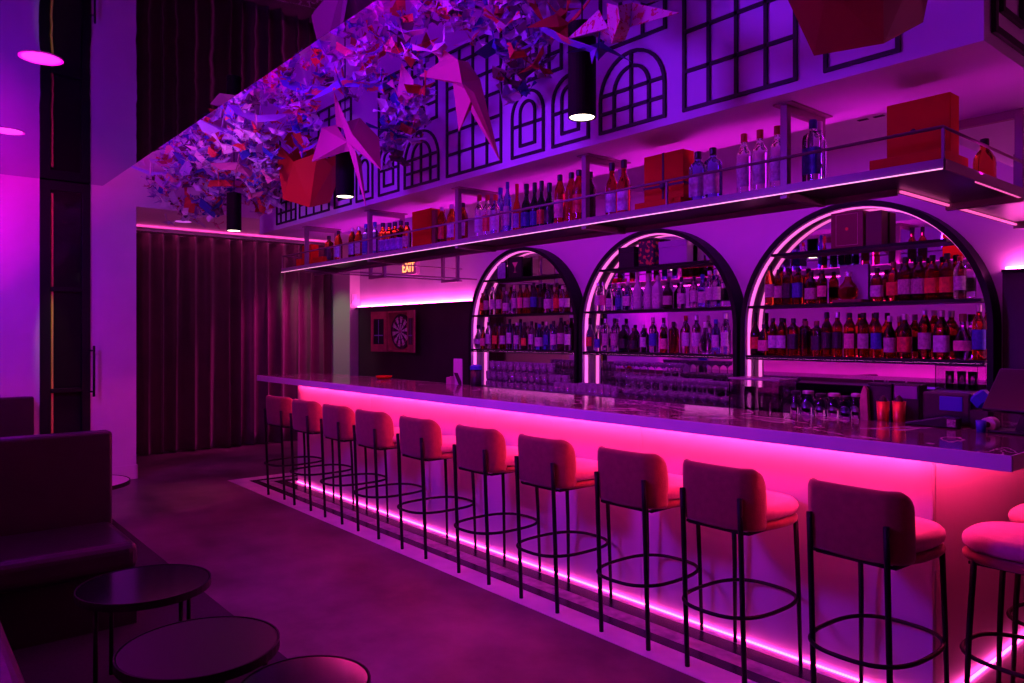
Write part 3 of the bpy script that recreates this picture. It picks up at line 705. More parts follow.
OY = 3.235; OZ = RZ1+.001
def ox(px, y=OY): return xat(px, y)
over = [ # px, top y, shape, glass, label, cap
 (329, 236, 'square', am, 'black', 'black', None), (338.5, 231, rn, am, 'lilac', 'black', None),
 (352.5, 228, rn, da, 'lilac', 'silver', None), (359, 227, rn, am, 'cream', 'silver', None), (366, 224, tl, bl, 'blue', 'blue', None), (375, 222, tl, bl, 'white', 'blue', None),
 (383, 223, 'flask', am, 'lilac', 'black', None), (389.5, 223, 'flask', am, 'lilac', 'black', None), (395, 222, 'flask', am, 'lilac', 'black', None), (401, 221, 'flask', da, 'lilac', 'black', None), (407, 222, rn, am, 'cream', 'black', None),
 (442, 207, rn, da, 'red', 'silver', None), (452, 204.6, rn, am, 'white', 'silver', None), (463, 203, rn, da, 'cream', 'black', None),
 (479.5, 195, tl, cl, 'white', 'red', None), (487.5, 195, tl, cl, 'red', 'red', None), (495.5, 195, tl, cl, 'white', 'red', None), (500.5, 184, tl, bl, 'white', 'blue', 3.31), (507.5, 182, tl, bl, 'white', 'blue', 3.2),
 (517, 184, wn, am, 'lilac', 'red', None), (526.5, 184, wn, gr, 'blue', 'green', None), (534.7, 182.7, wn, gr, 'blue', 'green', None), (541.6, 181, wn, gr, 'red', 'black', None), (549.5, 183, wn, gr, 'black', 'green', None),
 (560, 175, rn, rd, 'pink', 'black', None), (571.5, 172.7, rn, rd, None, 'black', None), (579, 170, rn, rd, 'red', 'black', 3.17), (590, 172, tl, dk, None, 'black', None),
 (612, 163, 'gin', rd, 'white', 'black', None), (624, 160, 'gin', rd, 'white', 'black', None),
 (698, 152, 'square', bl, 'white', 'black', None), (713, 148, 'square', bl, 'white', 'black', None),
 (744, 134, tl, cl, 'white', 'red', None), (760, 130, tl, cl, 'white', 'red', None), (777.5, 126, tl, cl, 'white', 'red', None),
 (813, 120, 'square', cl, 'blue', 'blue', 3.2), (819, 122, tl, cl, None, 'silver', 3.33)]
for i, (px, ty, shape, glass, lab, cap, yy) in enumerate(over):
    y = yy or OY
    p = at(px, ty, Y=y)
    h_ = max(.2, min(.37, p.z-OZ))
    wh_ = ('%s from the curtain end' % ordinal(i)) if i < 20 else ('%s from the till end' % ordinal(len(over)-i))
    near = [abs(p.x-at(q[0], q[1], Y=q[6] or OY).x)/(SHAPES[shape][2]+SHAPES[q[2]][2]+.003) for q in over if q is not over[i] and abs((q[6] or OY)-y) < .06]
    t = bottle((p.x, y, OZ), shape, glass, lab, cap, '%s bottle, %s%s cap, %s of the hanging rack' % (glass, (lab+' label, ') if lab else '', cap, wh_), 'bottles on the hanging rack', h_, -.35 if shape != 'square' else -.08)
    k = min([1.0]+near); t.scale = (k, k, t.scale[2])
# orange boxes on the rack
def rbox(label, pa, pb, ytop, y0, y1, m=ORANGE, lid=False, ribbon=False):
    yf = y0; a, b = at(pa, 200, Y=yf).x, at(pb, 200, Y=yf).x
    h_ = at((pa+pb)/2, ytop, Y=yf).z-OZ
    t = giftbox('gift_box', label, a, b, y0, y1, OZ, h_, m, lid=lid, group='orange boxes on the hanging rack')
    w, d = (b-a)/2, (y1-y0)/2
    if ribbon:
        rb = MB().box(-.006, .006, -d-.0035, -d-.0002, .0, h_).box(-w-.002, w+.002, -d-.0035, -d-.0002, h_*.42, h_*.46).box(w+.0002, w+.003, -d, d, h_*.42, h_*.46).box(-.006, .006, -d, d, h_+.0002, h_+.002)
        rb.lathe([(.018, 0), (.022, .006), (.012, .012)], 10, M=Matrix.Translation((0, -d-.003, h_*.44)) @ Matrix.Rotation(PI/2, 4, 'X'))
        obj('ribbon', rb, RIBBON, t)
    return t
rbox('tall orange box at the curtain end of the hanging rack', 302, 311, 245, 3.2, 3.28)
rbox('low orange box at the very corner of the hanging rack', 296, 300.6, 259, 3.12, 3.19)
rbox('low orange box between the tall box and amber bottles', 313, 322, 257, 3.15, 3.27)
rbox('orange box with dark spine between amber bottles on the rack', 412, 431, 210, 3.17, 3.3, lid=False)
t = rbox('maroon box leaning beside the orange box on the rack', 431.6, 435, 210, 3.17, 3.195, REDBOX)
# ribboned box standing on a low tray
rbox('upright orange gift box tied with dark ribbon on the rack', 644, 683.5, 153, 3.19, 3.28, ribbon=True)
tr = thing('gift_tray', 'low orange box bottom beneath the ribboned gift box', 'tray', (ox(664, 3.15), 3.15, OZ), 0, 'orange boxes on the hanging rack')
obj('tray_body', MB().box(-.155, .15, -.055, .035, 0, .045), ORANGE, tr, bevel=.003)
# large orange box at the till corner
t = thing('gift_box', 'large orange box standing open on its tray at the till corner', 'box', (-1.29, 3.22, OZ), 0, 'orange boxes on the hanging rack')
obj('tray_body', MB().box(-.125, .155, -.12, .14, 0, .055), ORANGE, t, bevel=.003)
obj('upright_lid', MB().box(-.105, .140, -.005, .085, .0551, .298), ORANGE, t, bevel=.003)
obj('emblem', MB().lathe([(.012, 0), (.009, .0015)], 10, M=Matrix.Translation((.0, -.0053, .17)) @ Matrix.Rotation(PI/2, 4, 'X')), RIBBON, t)
bottle((-1.27, 3.96, OZ), 'flask', am, None, 'black', 'amber flask standing on the rack beyond the large orange box', 'bottles on the hanging rack', .26)

# ------------------------------------------------------------------ pendants and ceiling lights
for px, by, ln in ((582, 118, .40), (345, 197, .36), (234, 231, .32)):
    p = at(px, by, Y=2.3)
    nm = {582: 'big black tube pendant hanging under the patterned crane', 345: 'black tube pendant hanging behind the pink star crane', 234: 'black tube pendant farthest along, near the curtain'}[px]
    t = thing('pendant_lamp', nm, 'lamp', p, 0, 'tube pendants')
    obj('shade', MB().lathe([(.052, .02), (.057, 0), (.06, 0), (.06, ln), (.02, ln+.012), (.0, ln+.012)], 28, cap0=False, cap1=False), PENDM, t, smooth=False)
    obj('diffuser', MB().lathe([(.0, .003), (.0525, .003), (.0525, .012), (0, .012)], 24, cap0=False, cap1=False), LAMPW, t)
    obj('cord', MB().tube([(0, 0, ln+.01), (0, 0, ZT-p.z)], .004, 6), STEEL, t)
for px, py, z, nm in ((41, 58, ZC, 'round recessed lamp higher on the glossy ceiling'), (8, 131, ZC, 'round recessed lamp above the booth wall'), (183, 221.5, 2.9, 'tiny recessed lamp in the alcove above the curtain')):
    p = at(px, py, Z=z)
    t = thing('recessed_light', nm, 'lamp', (p.x, p.y, z), 0, 'recessed ceiling lamps')
    obj('trim_ring', MB().lathe([(.095, -.001), (.11, -.004), (.11, -.0005)], 28, cap0=False, cap1=False), PALE, t)
    obj('lens', MB().lathe([(.095, -.003), (.095, -.001)], 28), LAMPR, t)
# slot vent
p = at(879, 116.0, Z=ZS)
t = thing('slot_vent', 'three dark vent slots in the soffit underside', 'vent', (p.x, p.y, ZS))
for k in (-1, 0, 1): obj('slot', MB().box(k*.075-.024, k*.075+.024, -.012, .012, -.003, -.0005), BLACKLINE, t)

# ------------------------------------------------------------------ dartboard, exit sign, switch
DY = NORTH-.0225
xa, xb = xat(388.5, 5.2), xat(409.5, 5.2); za, zb = at(400, 352, Y=5.2).z, at(400, 311, Y=5.2).z
W = xb-xa; Hh = zb-za
t = thing('dartboard_cabinet', 'open reddish wooden cabinet with a dartboard on the dark wall', 'dartboard', ((xa+xb)/2, DY, za))
DW = mat('reddish wood', (.42, .09, .10, 1), .4, var=.25, vscale=9)
obj('case', MB().box(-W/2, W/2, -.02, -.0005, 0, Hh).band([(-W/2+.02, .02), (W/2-.02, .02), (W/2-.02, Hh-.02), (-W/2+.02, Hh-.02)], [(-W/2, 0), (W/2, 0), (W/2, Hh), (-W/2, Hh)], lambda a, b, d: (a, d, b), -.09, -.02, True), DW, t)
R = min(W, Hh)/2-.03
Md = lambda d: Matrix.Translation((0, d, Hh/2)) @ Matrix.Rotation(PI/2, 4, 'X')
bd = obj('dartboard', MB().lathe([(R, 0), (R, .03)], 40, M=Md(-.025)), BLACKP, t)
sg = MB()
for k in range(20):
    if k % 2: continue
    for r0, r1 in ((.02, R*.45), (R*.5, R*.76), (R*.8, R*.86)):
        a0, a1 = 2*PI*k/20, 2*PI*(k+1)/20
        c = [(r0*math.cos(a0), r0*math.sin(a0)), (r1*math.cos(a0), r1*math.sin(a0)), (r1*math.cos(a1), r1*math.sin(a1)), (r0*math.cos(a1), r0*math.sin(a1))]
        sg.prism(c, lambda a, b, d: (a, d, b+Hh/2), -.0575, -.0552)
obj('segments', sg, PALE, bd, label='pale wedge segments of the dartboard')
sg = MB().lathe([(R*.79, 0), (R*.79, .001), (R*.75, .001), (R*.75, 0)], 40, M=Md(-.0585), cap0=False, cap1=False).lathe([(R*.09, 0), (R*.09, .002)], 16, M=Md(-.0585))
obj('rings', sg, mat('ring red', (.5, .05, .2, 1), .5), bd)
for sx, ang in ((-1, math.radians(20)), (1, math.radians(14))):
    M = Matrix.Translation((sx*(W/2+.004), -.09, 0)) @ Matrix.Rotation(ang if sx < 0 else -ang, 4, 'Z')
    dw = W*.52 if sx < 0 else W*.5
    mb = MB().box(*((-dw, 0) if sx < 0 else (0, dw)), -.02, 0, 0, Hh, M=M)
    dd = obj('cabinet_door', mb, DW, t)
    x0, x1 = (-dw+.05, -.05) if sx < 0 else (.05, dw-.05)
    obj('score_board', MB().box(x0, x1, -.0235, -.0202, .1, Hh-.1, M=M), BLACKP, dd)
    obj('chalk_lines', MB().box((x0+x1)/2-.004, (x0+x1)/2+.004, -.0245, -.0238, .11, Hh-.11, M=M).box(x0+.01, x1-.01, -.0245, -.0238, .21, .225, M=M), mat('violet chalk', (.25, .2, .6, 1), .6), dd)
# exit sign
p0 = at(401.5, 268, Y=5.2); p1 = at(411.5, 254, Y=5.2)
t = thing('exit_sign', 'lit red EXIT sign on the pink wall below the rack', 'sign', ((p0.x+p1.x)/2, NORTH-.001, 2.315))
obj('housing', MB().box(-.17, .17, -.07, 0, 0, .20), mat('sign housing', (.6, .35, .5, 1), .4), t, bevel=.006)
cu_ = bpy.data.curves.new('letters', 'FONT'); cu_.body = 'EXIT'; cu_.size = .185; cu_.extrude = .002; cu_.align_x = 'CENTER'
tmp = bpy.data.objects.new('tmp', cu_); COL.objects.link(tmp)
me = bpy.data.meshes.new_from_object(tmp.evaluated_get(bpy.context.evaluated_depsgraph_get())); bpy.data.objects.remove(tmp)
me.name = 'letters'; me.materials.clear(); me.materials.append(EXITM)
lt = link('letters', me, t, (0, -.0725, .035), (PI/2, 0, 0), (.78, 1, 1))
# switch on the column
p = at(354, 299, X=-9.75)
t = thing('wall_switch', 'pale switch plate on the purple side of the column', 'switch', (-9.75, p.y, p.z))
obj('plate', MB().box(.0005, .01, -.04, .04, -.07, .07), PALE, t, bevel=.003)
obj('rocker', MB().box(.0101, .016, -.016, .016, -.035, .035), PALE, t, bevel=.002)

# ------------------------------------------------------------------ booths, tables
def booth(label, x_back, x_front, y0, y1, face, seat_z=.45, top=.965):
    """face +X: seat from x_back to x_front"""
    t = thing('booth_bench', label, 'booth', (x_back, y0, 0), 0, 'booth benches')
    d = x_front-x_back; L = y1-y0
    obj('base', MB().box(.0, d-.06, .0, L, 0, seat_z-.16), LEATHER, t)
    obj('seat_cushion', MB().box(.0, d, 0, L, seat_z-.155, seat_z), LEATHER, t, bevel=.05, seg=4, smooth=False)
    obj('backrest', MB().box(-.13, -.001, 0, L+.005, .0, top), LEATHER, t, bevel=.018, seg=3)
    return t
booth('dark plum booth bench beside the low black tables', -4.88, -4.26, -.40, 1.03, 1)
t = thing('booth_bench', 'dark booth bench against the purple wall by the door', 'booth', (WX+.01, -.4, 0), 0, 'booth benches')
obj('backrest', MB().box(.0, .1, 0, 1.53, 0, .93), LEATHER, t, bevel=.015)
obj('seat_cushion', MB().box(.101, .62, 0, 1.3, .30, .45), LEATHER, t, bevel=.04, seg=3)
obj('base', MB().box(.101, .56, 0, 1.26, 0, .299), LEATHER, t)
t = thing('wall_bench', 'plum bench along the wall, its edge catching violet light', 'bench', (-4.2, -.44, 0))
obj('base', MB().box(.0, 1.75, 0, .72, 0, .29), LEATHER, t)
obj('seat_cushion', MB().box(.0, 1.8, .0, .79, .295, .45), mat('violet lit vinyl', (.10, .05, .12, 1), .3, bump=.05, bscale=50), t, bevel=.04, seg=4)  # violet light is mixed into this lighter cushion colour
t = thing('wall_bench', 'high dark bench back along the wall opposite the bar', 'bench', (WX+.2, SOUTH+.002, 0))
obj('backrest', MB().box(0, 8.2, .045, .08, .46, .86), LEATHER, t, bevel=.01)
t = thing('ledge_light', 'magenta light strip glowing behind the high bench back', 'light strip', (0, 0, 0))
obj('ledge', MB().box(-8.4, -.6, SOUTH+.001, SOUTH+.04, .79, .8045), STEEL, t)
obj('led_strip', MB().box(-7.4, -.6, SOUTH+.004, SOUTH+.016, .805, .82), LED_SOUTH, t)
def table(label, x, y, z, r, m, nleg=4, a0=.4):
    t = thing('round_table', label, 'table', (x, y, .006), 0, 'round low tables')
    z -= .006
    obj('tabletop', MB().lathe([(r-.006, z-.022), (r, z-.018), (r, z-.004), (r-.004, z), (.0, z)], 48, cap1=False), m, t)
    obj('rim', MB().lathe([(r+.0005, z-.03), (r+.006, z-.03), (r+.006, z+.002), (r+.0005, z+.002)], 48, cap0=False, cap1=False), STEEL, t)
    for k in range(nleg):
        a = a0+2*PI*k/nleg
        obj('leg', MB().tube([((r-.035)*math.cos(a), (r-.035)*math.sin(a), 0), ((r-.035)*math.cos(a), (r-.035)*math.sin(a), z-.022)], .0095, 8), STEEL, t, smooth=True)
    return t
table('glossy black round low table beside the booth bench', -3.53, .875, .45, .262, TABLEB)
table('matt dark round low table, between the two others', -2.70, .845, .45, .262, TABLEM, a0=.9)
table('black round low table nearest the bottom edge, barely showing'.replace('nearest', 'by'), -2.235, 1.02, .43, .2, TABLEB)
t = table('pale topped low table behind the booth back', -6.68, 1.20, .37, .33, PALE, nleg=0)
obj('pedestal', MB().lathe([(.16, 0), (.15, .012), (.03, .03), (.025, .34)], 24), STEEL, t, smooth=True)

# ------------------------------------------------------------------ glasses on the back counter
def glassmesh(prof_o, prof_i, n=14):
    return MB().lathe(prof_o+prof_i, n, cap0=True, cap1=True)
def thin_glass():
    m = bpy.data.materials.new('thin bar glassware'); m.use_nodes = True
    nt = m.node_tree; nt.nodes.remove(nt.nodes['Principled BSDF']); out = nt.nodes['Material Output']
    tr = nt.nodes.new('ShaderNodeBsdfTransparent'); tr.inputs['Color'].default_value = (.93, .88, .95, 1)
    g = nt.nodes.new('ShaderNodeBsdfGlossy'); g.inputs['Roughness'].default_value = .06
    d = nt.nodes.new('ShaderNodeBsdfDiffuse'); d.inputs['Color'].default_value = (.9, .8, .92, 1)
    fr_ = nt.nodes.new('ShaderNodeFresnel'); fr_.inputs['IOR'].default_value = 1.6
    a = nt.nodes.new('ShaderNodeMixShader'); b = nt.nodes.new('ShaderNodeMixShader'); b.inputs[0].default_value = .20
    nt.links.new(fr_.outputs[0], a.inputs[0]); nt.links.new(tr.outputs[0], a.inputs[1]); nt.links.new(g.outputs[0], a.inputs[2])
    nt.links.new(a.outputs[0], b.inputs[1]); nt.links.new(d.outputs[0], b.inputs[2]); nt.links.new(b.outputs[0], out.inputs['Surface'])
    return m
GLASSW = thin_glass()
TUMB = mesh_of('glass_bowl', glassmesh([(.028, 0), (.034, .03), (.037, .10)], [(.035, .10), (.032, .03), (.026, .008)]), GLASSW, True)
COUPE = mesh_of('glass_bowl', glassmesh([(.032, 0), (.030, .003), (.006, .008), (.004, .05), (.012, .068), (.040, .085), (.046, .115)], [(.0445, .115), (.037, .088), (.010, .072)]), GLASSW, True)
HIGH = mesh_of('glass_bowl', glassmesh([(.027, 0), (.031, .05), (.033, .14)], [(.0315, .14), (.029, .05), (.025, .01)]), GLASSW, True)
def glassrow(me, name, x0, x1, n, y, z, label, group):
    for k in range(n):
        o = link(name, me, None, (x0+(x1-x0)*k/(n-1), y+rnd.uniform(-.006, .006), z), (0, 0, 0))
        tag(o, label, 'glass', group)
gy = 4.86; BZ = .9505
gx = lambda px: xat(px, gy)
glassrow(TUMB, 'tumbler', gx(489), gx(566), 13, gy, BZ, 'clear tumbler in the bottom tier before the curtain-side arch', 'bottom tier of tumblers')
glassrow(TUMB, 'tumbler', gx(489), gx(566), 13, gy, BZ+.105, 'clear tumbler in the second tier before the curtain-side arch', 'second tier of tumblers')
glassrow(TUMB, 'tumbler', gx(493), gx(551), 10, gy, BZ+.21, 'clear tumbler in the top tier before the curtain-side arch', 'top tier of tumblers')
glassrow(HIGH, 'highball_glass', gx(562), gx(619), 11, 4.80, BZ, 'clear highball glass in the row between the first two arches', 'row of highball glasses')
glassrow(HIGH, 'highball_glass', gx(576), gx(602), 6, 4.93, BZ+.0, 'clear highball glass in the rear row between the first two arches', 'rear row of highball glasses')
glassrow(COUPE, 'coupe_glass', gx(633), gx(731), 11, 4.80, BZ, 'clear coupe glass in the bottom tier before the middle arch', 'bottom tier of coupes')
glassrow(COUPE, 'coupe_glass', gx(637), gx(731), 10, 4.80, BZ+.118, 'clear coupe glass in the second tier before the middle arch', 'second tier of coupes')
glassrow(COUPE, 'coupe_glass', gx(612), gx(672), 9, 4.95, BZ+.236, 'clear coupe glass in the top tier before the middle arch', 'top tier of coupes')
glassrow(COUPE, 'coupe_glass', gx(612), gx(700), 11, 4.95, BZ+.118, 'clear coupe glass in the rear tier before the middle arch', 'rear tier of coupes')
glassrow(COUPE, 'coupe_glass', gx(612), gx(700), 11, 4.95, BZ, 'clear coupe glass low in the rear tier before the middle arch', 'low rear tier of coupes')

# ------------------------------------------------------------------ things on the service ledge and bar top
LZ = 1.0855
SY = 3.82
sx = lambda px, y=SY: xat(px, y)
# tall clear container of glasses
t = thing('clear_bin', 'large clear rectangular bin standing on the service ledge', 'bin', ((sx(738)+sx(788))/2, SY, LZ))
a = (sx(788)-sx(738))/2
f3 = lambda a_, b_, d: (a_, b_, d)
obj('walls', MB().band([(-a+.005, -.085), (a-.005, -.085), (a-.005, .085), (-a+.005, .085)], [(-a, -.09), (a, -.09), (a, .09), (-a, .09)], f3, .006, .19, True).box(-a, a, -.09, .09, 0, .0055), GLASSC, t)
obj('lid', MB().box(-a-.004, a+.004, -.094, .094, .1905, .202), mat('smoky lid', (.25, .2, .3, 1), .2), t, bevel=.003)
for k, px in enumerate((750, 764, 777)):
    tag(link('mixing_glass', HIGH, None, (sx(px), SY, LZ+.007)), 'clear glass inside the large bin, %s from the curtain' % ordinal(k), 'glass', 'glasses in the bin')
kinds = [(798, .036, .125, cl), (810, .042, .13, vi), (823, .04, .12, cl), (836, .044, .125, cl), (848, .038, .115, vi), (858, .034, .13, cl)]
for k, (px, r, h_, g) in enumerate(kinds):
    r *= .9
    t = thing('glass_jar', 'squat clear jar on the service ledge, %s from the clear bin' % ordinal(k), 'jar', (sx(px), SY-.02, LZ), 0, 'jars on the service ledge')
    obj('jar_body', MB().lathe([(r*.85, 0), (r, .008), (r, h_*.72), (r*.72, h_*.86), (r*.72, h_)], 18), GL[g], t, smooth=True)
    obj('lid', MB().lathe([(r*.78, h_+.0002), (r*.78, h_+.014), (r*.6, h_+.017)], 18), CAP['silver' if k % 2 else 'black'], t)
t = thing('muddler', 'pinkish wooden block standing at the end of the jars', 'muddler', (sx(866), SY-.02, LZ))
obj('block', MB().prism([(-.03, 0), (.028, 0), (.020, .17), (.002, .19), (-.012, .15)], lambda p, q, d: (p, d, q), -.015, .015), PINKW, t, bevel=.004)
# caddy with copper cups
t = thing('bar_caddy', 'black napkin caddy behind the copper cups', 'caddy', (sx(880), SY+.04, LZ))
obj('caddy_body', MB().box(-.055, .055, -.04, .04, 0, .19).box(-.06, .06, -.045, .045, .1905, .205), BLACKP, t, bevel=.004)
for px, h_, nm in ((883, .125, 'orange copper cup in front of the black caddy'), (899, .13, 'orange copper cup beside the dark box')):
    t = thing('copper_cup', nm, 'cup', (sx(px, 3.70), 3.70, LZ), 0, 'copper cups')
    obj('cup_body', MB().lathe([(.022, 0), (.024, .004), (.031, h_), (.029, h_), (.022, .01)], 20), COPPER, t, smooth=True)
    obj('green_filling', MB().lathe([(.0285, h_-.03), (.020, h_-.005), (.012, h_+.02), (.0, h_+.03)], 12, cap0=True, cap1=False), mat('dark herb', (.05, .07, .03, 1), .7, bump=.3), t)
t = thing('equipment_box', 'dark box with painted violet light on its front behind the copper cups', 'box', (sx(918)-.045, SY+.05, LZ))
obj('box_body', MB().box(-.075, .05, -.045, .05, 0, .205), BLACKP, t, bevel=.006)
obj('window', MB().box(-.065, .04, -.049, -.0452, .135, .195), mat('violet lit front', (.18, .08, .35, 1), .12), t)  # violet light on the dark box, painted as a glossy panel
# till corner on the bar top
t = thing('receipt_printer', 'black receipt printer with a bright blue front panel', 'printer', (xat(957, 3.74), 3.74, BT+.0005))
obj('printer_body', MB().box(-.13, .075, -.05, .12, 0, .15), BLACKP, t, bevel=.012)
obj('blue_panel', MB().box(-.055, .04, -.054, -.0502, .068, .132), BLUEP, t, bevel=.002, label='bright blue panel')
t = thing('card_reader', 'black wedge card reader lying before the printer', 'card reader', (xat(935, 3.60), 3.60, BT+.0005))
obj('reader_body', MB().prism([(-.12, 0), (.10, 0), (.10, .045), (.04, .05), (-.12, .012)], lambda p, q, d: (p, d, q), -.03, .03), BLACKP, t, bevel=.006)
obj('keypad', MB().box(.06, .095, -.032, -.0302, .008, .04), mat('grey keys', (.35, .25, .3, 1), .5, var=.6, vscale=120), t)
t = thing('blue_dispenser', 'tilted bright blue faceted box beside the screen', 'dispenser', (xat(982, 3.70), 3.70, 1.2495))
Mr = Matrix.Rotation(-.75, 4, 'Y')
obj('faceted_body', MB().lathe([(.03, -.03), (.042, -.02), (.042, .02), (.03, .03)], 6, M=Mr), BLUEP, t)
obj('stand', MB().box(-.035, .035, -.04, .04, BT+.0008-1.2495, -.048), BLACKP, t)
t = thing('paper_roll', 'pinkish paper roll beneath the tilted screen', 'paper roll', (xat(990, 3.60), 3.60, BT+.0315))
obj('roll', MB().lathe([(.03, -.03), (.03, .03)], 24, M=Matrix.Rotation(PI/2, 4, 'X')), PALE, t)
obj('core', MB().lathe([(.012, -.031), (.012, .031)], 16, M=Matrix.Rotation(PI/2, 4, 'X')), RIBBON, t)
t = thing('pen_pot', 'small bright blue pot beside the paper roll', 'pot', (xat(981, 3.54), 3.54, BT+.0005))
obj('pot_body', MB().lathe([(.017, 0), (.02, .05), (.018, .05), (.015, .005)], 14), BLUEP, t, smooth=True)
t = thing('till_screen', 'black till screen tilted on its stand at the bar end', 'till', (xat(1015, 3.62), 3.62, BT+.0005))
Mt = Matrix.Translation((.06, 0, .17)) @ Matrix.Rotation(-.3, 4, 'Z') @ Matrix.Rotation(math.radians(-35), 4, 'X')
obj('screen_shell', MB().box(-.17, .2, -.012, .012, -.1, .11, M=Mt), BLACKP, t, bevel=.006)
obj('glass', MB().box(-.165, .195, .0122, .015, -.09, .1, M=Mt), mat('violet screen glass', (.25, .15, .45, 1), .1), t)
obj('stand', MB().prism([(.0, 0), (.06, 0), (.09, .16), (.05, .16)], lambda p, q, d: (p, d, q), -.02, .02).box(-.08, .14, -.07, .07, 0, .012), BLACKP, t, bevel=.004)

# far end of the bar top
t = thing('menu_stand', 'pale menu card with a dark diagonal swoosh by the first arch', 'menu card', (xat(458, 3.72), 3.72, LZ))
obj('card_panel', MB().box(-.06, .06, -.003, .003, .0, .245), mat('lilac card', (.55, .4, .6, 1), .6), t)
obj('swoosh', MB().prism([(-.055, .125), (.0, .125), (.055, .05), (.055, .02), (.02, .02)], lambda p, q, d: (p, d, q), -.005, -.0031), RIBBON, t)
obj('foot', MB().box(-.05, .05, -.03, .03, 0, .012), BLUEP, t)
t = thing('card_holder', 'small pink card holder beside the pale menu card', 'card holder', (xat(451, 3.70), 3.70, LZ))
obj('holder_body', MB().box(-.045, .005, -.02, .02, 0, .085).box(.008, .03, -.02, .02, 0, .095), mat('pink board', (.5, .2, .35, 1), .6), t, bevel=.002)
t = thing('straw_bin', 'dark canister with a bright blue lid at the first arch', 'canister', (xat(476, 3.74), 3.74, LZ))
obj('canister_body', MB().lathe([(.045, 0), (.047, .003), (.047, .16)], 24), BLACKP, t, smooth=True)
obj('lid', MB().lathe([(.05, .1602), (.05, .19), (.03, .2), (.0, .2)], 24, cap1=False), BLUEP, t)
t = thing('ashtray', 'small orange dish alone on the far end of the bar top', 'dish', (*at(384, 379, Z=BT)[:2], BT+.0005))
obj('dish_body', MB().lathe([(.05, 0), (.07, .014), (.078, .03), (.072, .03), (.06, .014), (0, .008)], 24, cap1=False), ORANGE, t, smooth=True)

# ------------------------------------------------------------------ paper cranes
def crane_mesh(name, m, fl=.35, spread=1.0, neck=.62):
    v = [(0, .34, 0), (0, -.34, 0), (0, 0, -.34), (0, 0, .16), (-.20, 0, -.06), (.20, 0, -.06),
         (-spread, .10, fl), (spread, .10, fl), (0, .80, neck), (0, .95, neck-.22), (-.03, .55, .2), (.03, .55, .2),
         (0, -.85, neck), (-.03, -.5, .15), (.03, -.5, .15), (-spread*.6, -.42, fl*.5), (spread*.6, -.42, fl*.5)]
    fs = [(0, 3, 6), (3, 15, 6), (3, 1, 15), (0, 7, 3), (3, 7, 16), (3, 16, 1),
          (0, 4, 2), (4, 1, 2), (0, 2, 5), (5, 2, 1), (0, 3, 4), (3, 1, 4), (0, 5, 3), (3, 5, 1),
          (0, 10, 8), (0, 8, 11), (2, 8, 10), (2, 11, 8), (8, 9, 10), (8, 11, 9), (0, 2, 10), (0, 11, 2),
          (1, 12, 13), (1, 14, 12), (2, 13, 12), (2, 12, 14), (1, 13, 2), (1, 2, 14)]
    return mesh_of(name, MB().add(v, fs), m, norm=False)
PAP = {'lilac': mat('lilac paper', (.62, .52, .72, 1), .6), 'white': mat('white paper', (.86, .82, .86, 1), .6), 'violet': mat('violet paper', (.34, .22, .6, 1), .6),
       'red': mat('red paper', (.62, .05, .05, 1), .6), 'blue': mat('blue paper', (.05, .06, .4, 1), .55), 'pink': mat('pink paper', (.72, .25, .36, 1), .6),
       'patterned': patterned('red dotted paper', (.6, .42, .6, 1), (.6, .06, .06, 1), 3.0), 'floral': patterned('floral blue paper', (.2, .16, .6, 1), (.7, .16, .1, 1), 3.2), 'plum': mat('plum paper', (.12, .04, .12, 1), .6)}
CM = {}
for nm, m in PAP.items():
    for k, (fl, sp, nk) in enumerate(((.35, 1.0, .62), (-.25, .95, .7), (.75, .75, .55))): CM[(nm, k)] = crane_mesh('crane', m, fl, sp, nk)
wts = [('lilac', 10), ('white', 8), ('violet', 6), ('red', 6), ('blue', 3), ('pink', 5), ('patterned', 3), ('floral', 2), ('plum', 5)]
bag = [w for w, n in wts for _ in range(n)]
def zlow(x):   # underside of the cluster
    return 2.66+.03*math.sin(x*3)+max(0, (x+3.7))*.20
def pix(p):
    r = CR[0]*p[0]+CR[1]*p[1]; d = CF[0]*p[0]+CF[1]*p[1]
    return 512+F*r/d, HY-F*(p[2]-EYE)/d
GAPS = [(276, 146, 342, 220), (318, 100, 384, 210), (424, 48, 504, 165), (568, 0, 684, 60), (548, 40, 610, 125), (222, 190, 246, 235)]
GAPS += [(u-13, v-13, u+13, v+11) for u, v in ((150, 176), (237, 166), (220, 133), (258, 118), (190, 200), (305, 90), (343, 84), (398, 22), (410, 55), (405, 96), (275, 135))]
def clear(p):
    u, v = pix(p)
    return not any(a < u < c and b < v < d for a, b, c, d in GAPS)
def crane_spot(r2):
    x = r2.uniform(-8.2, -1.9) if r2.random() < .8 else r2.uniform(-8.2, -5)
    y = r2.uniform(1.95, 2.78)
    z = max(zlow(x), 4.66-.8857*y)+abs(r2.gauss(0, .30))
    return (x, y, z) if clear((x, y, z)) else crane_spot(r2)
r2 = random.Random(5)
for i in range(298):
    x, y, z = crane_spot(r2); z = min(z, 3.6)
    nm = r2.choice(bag); k = r2.randrange(3); s_ = r2.uniform(.07, .125)
    o = link('hanging_paper_crane', CM[(nm, k)], None, (x, y, z), (r2.uniform(-.7, .7), r2.uniform(-.7, .7), r2.uniform(0, 6.28)), (s_, s_, s_))
    tag(o, 'small %s folded paper crane hanging in the dense cluster over the aisle' % nm, 'paper crane', 'small %s cranes in the hanging cluster' % nm)
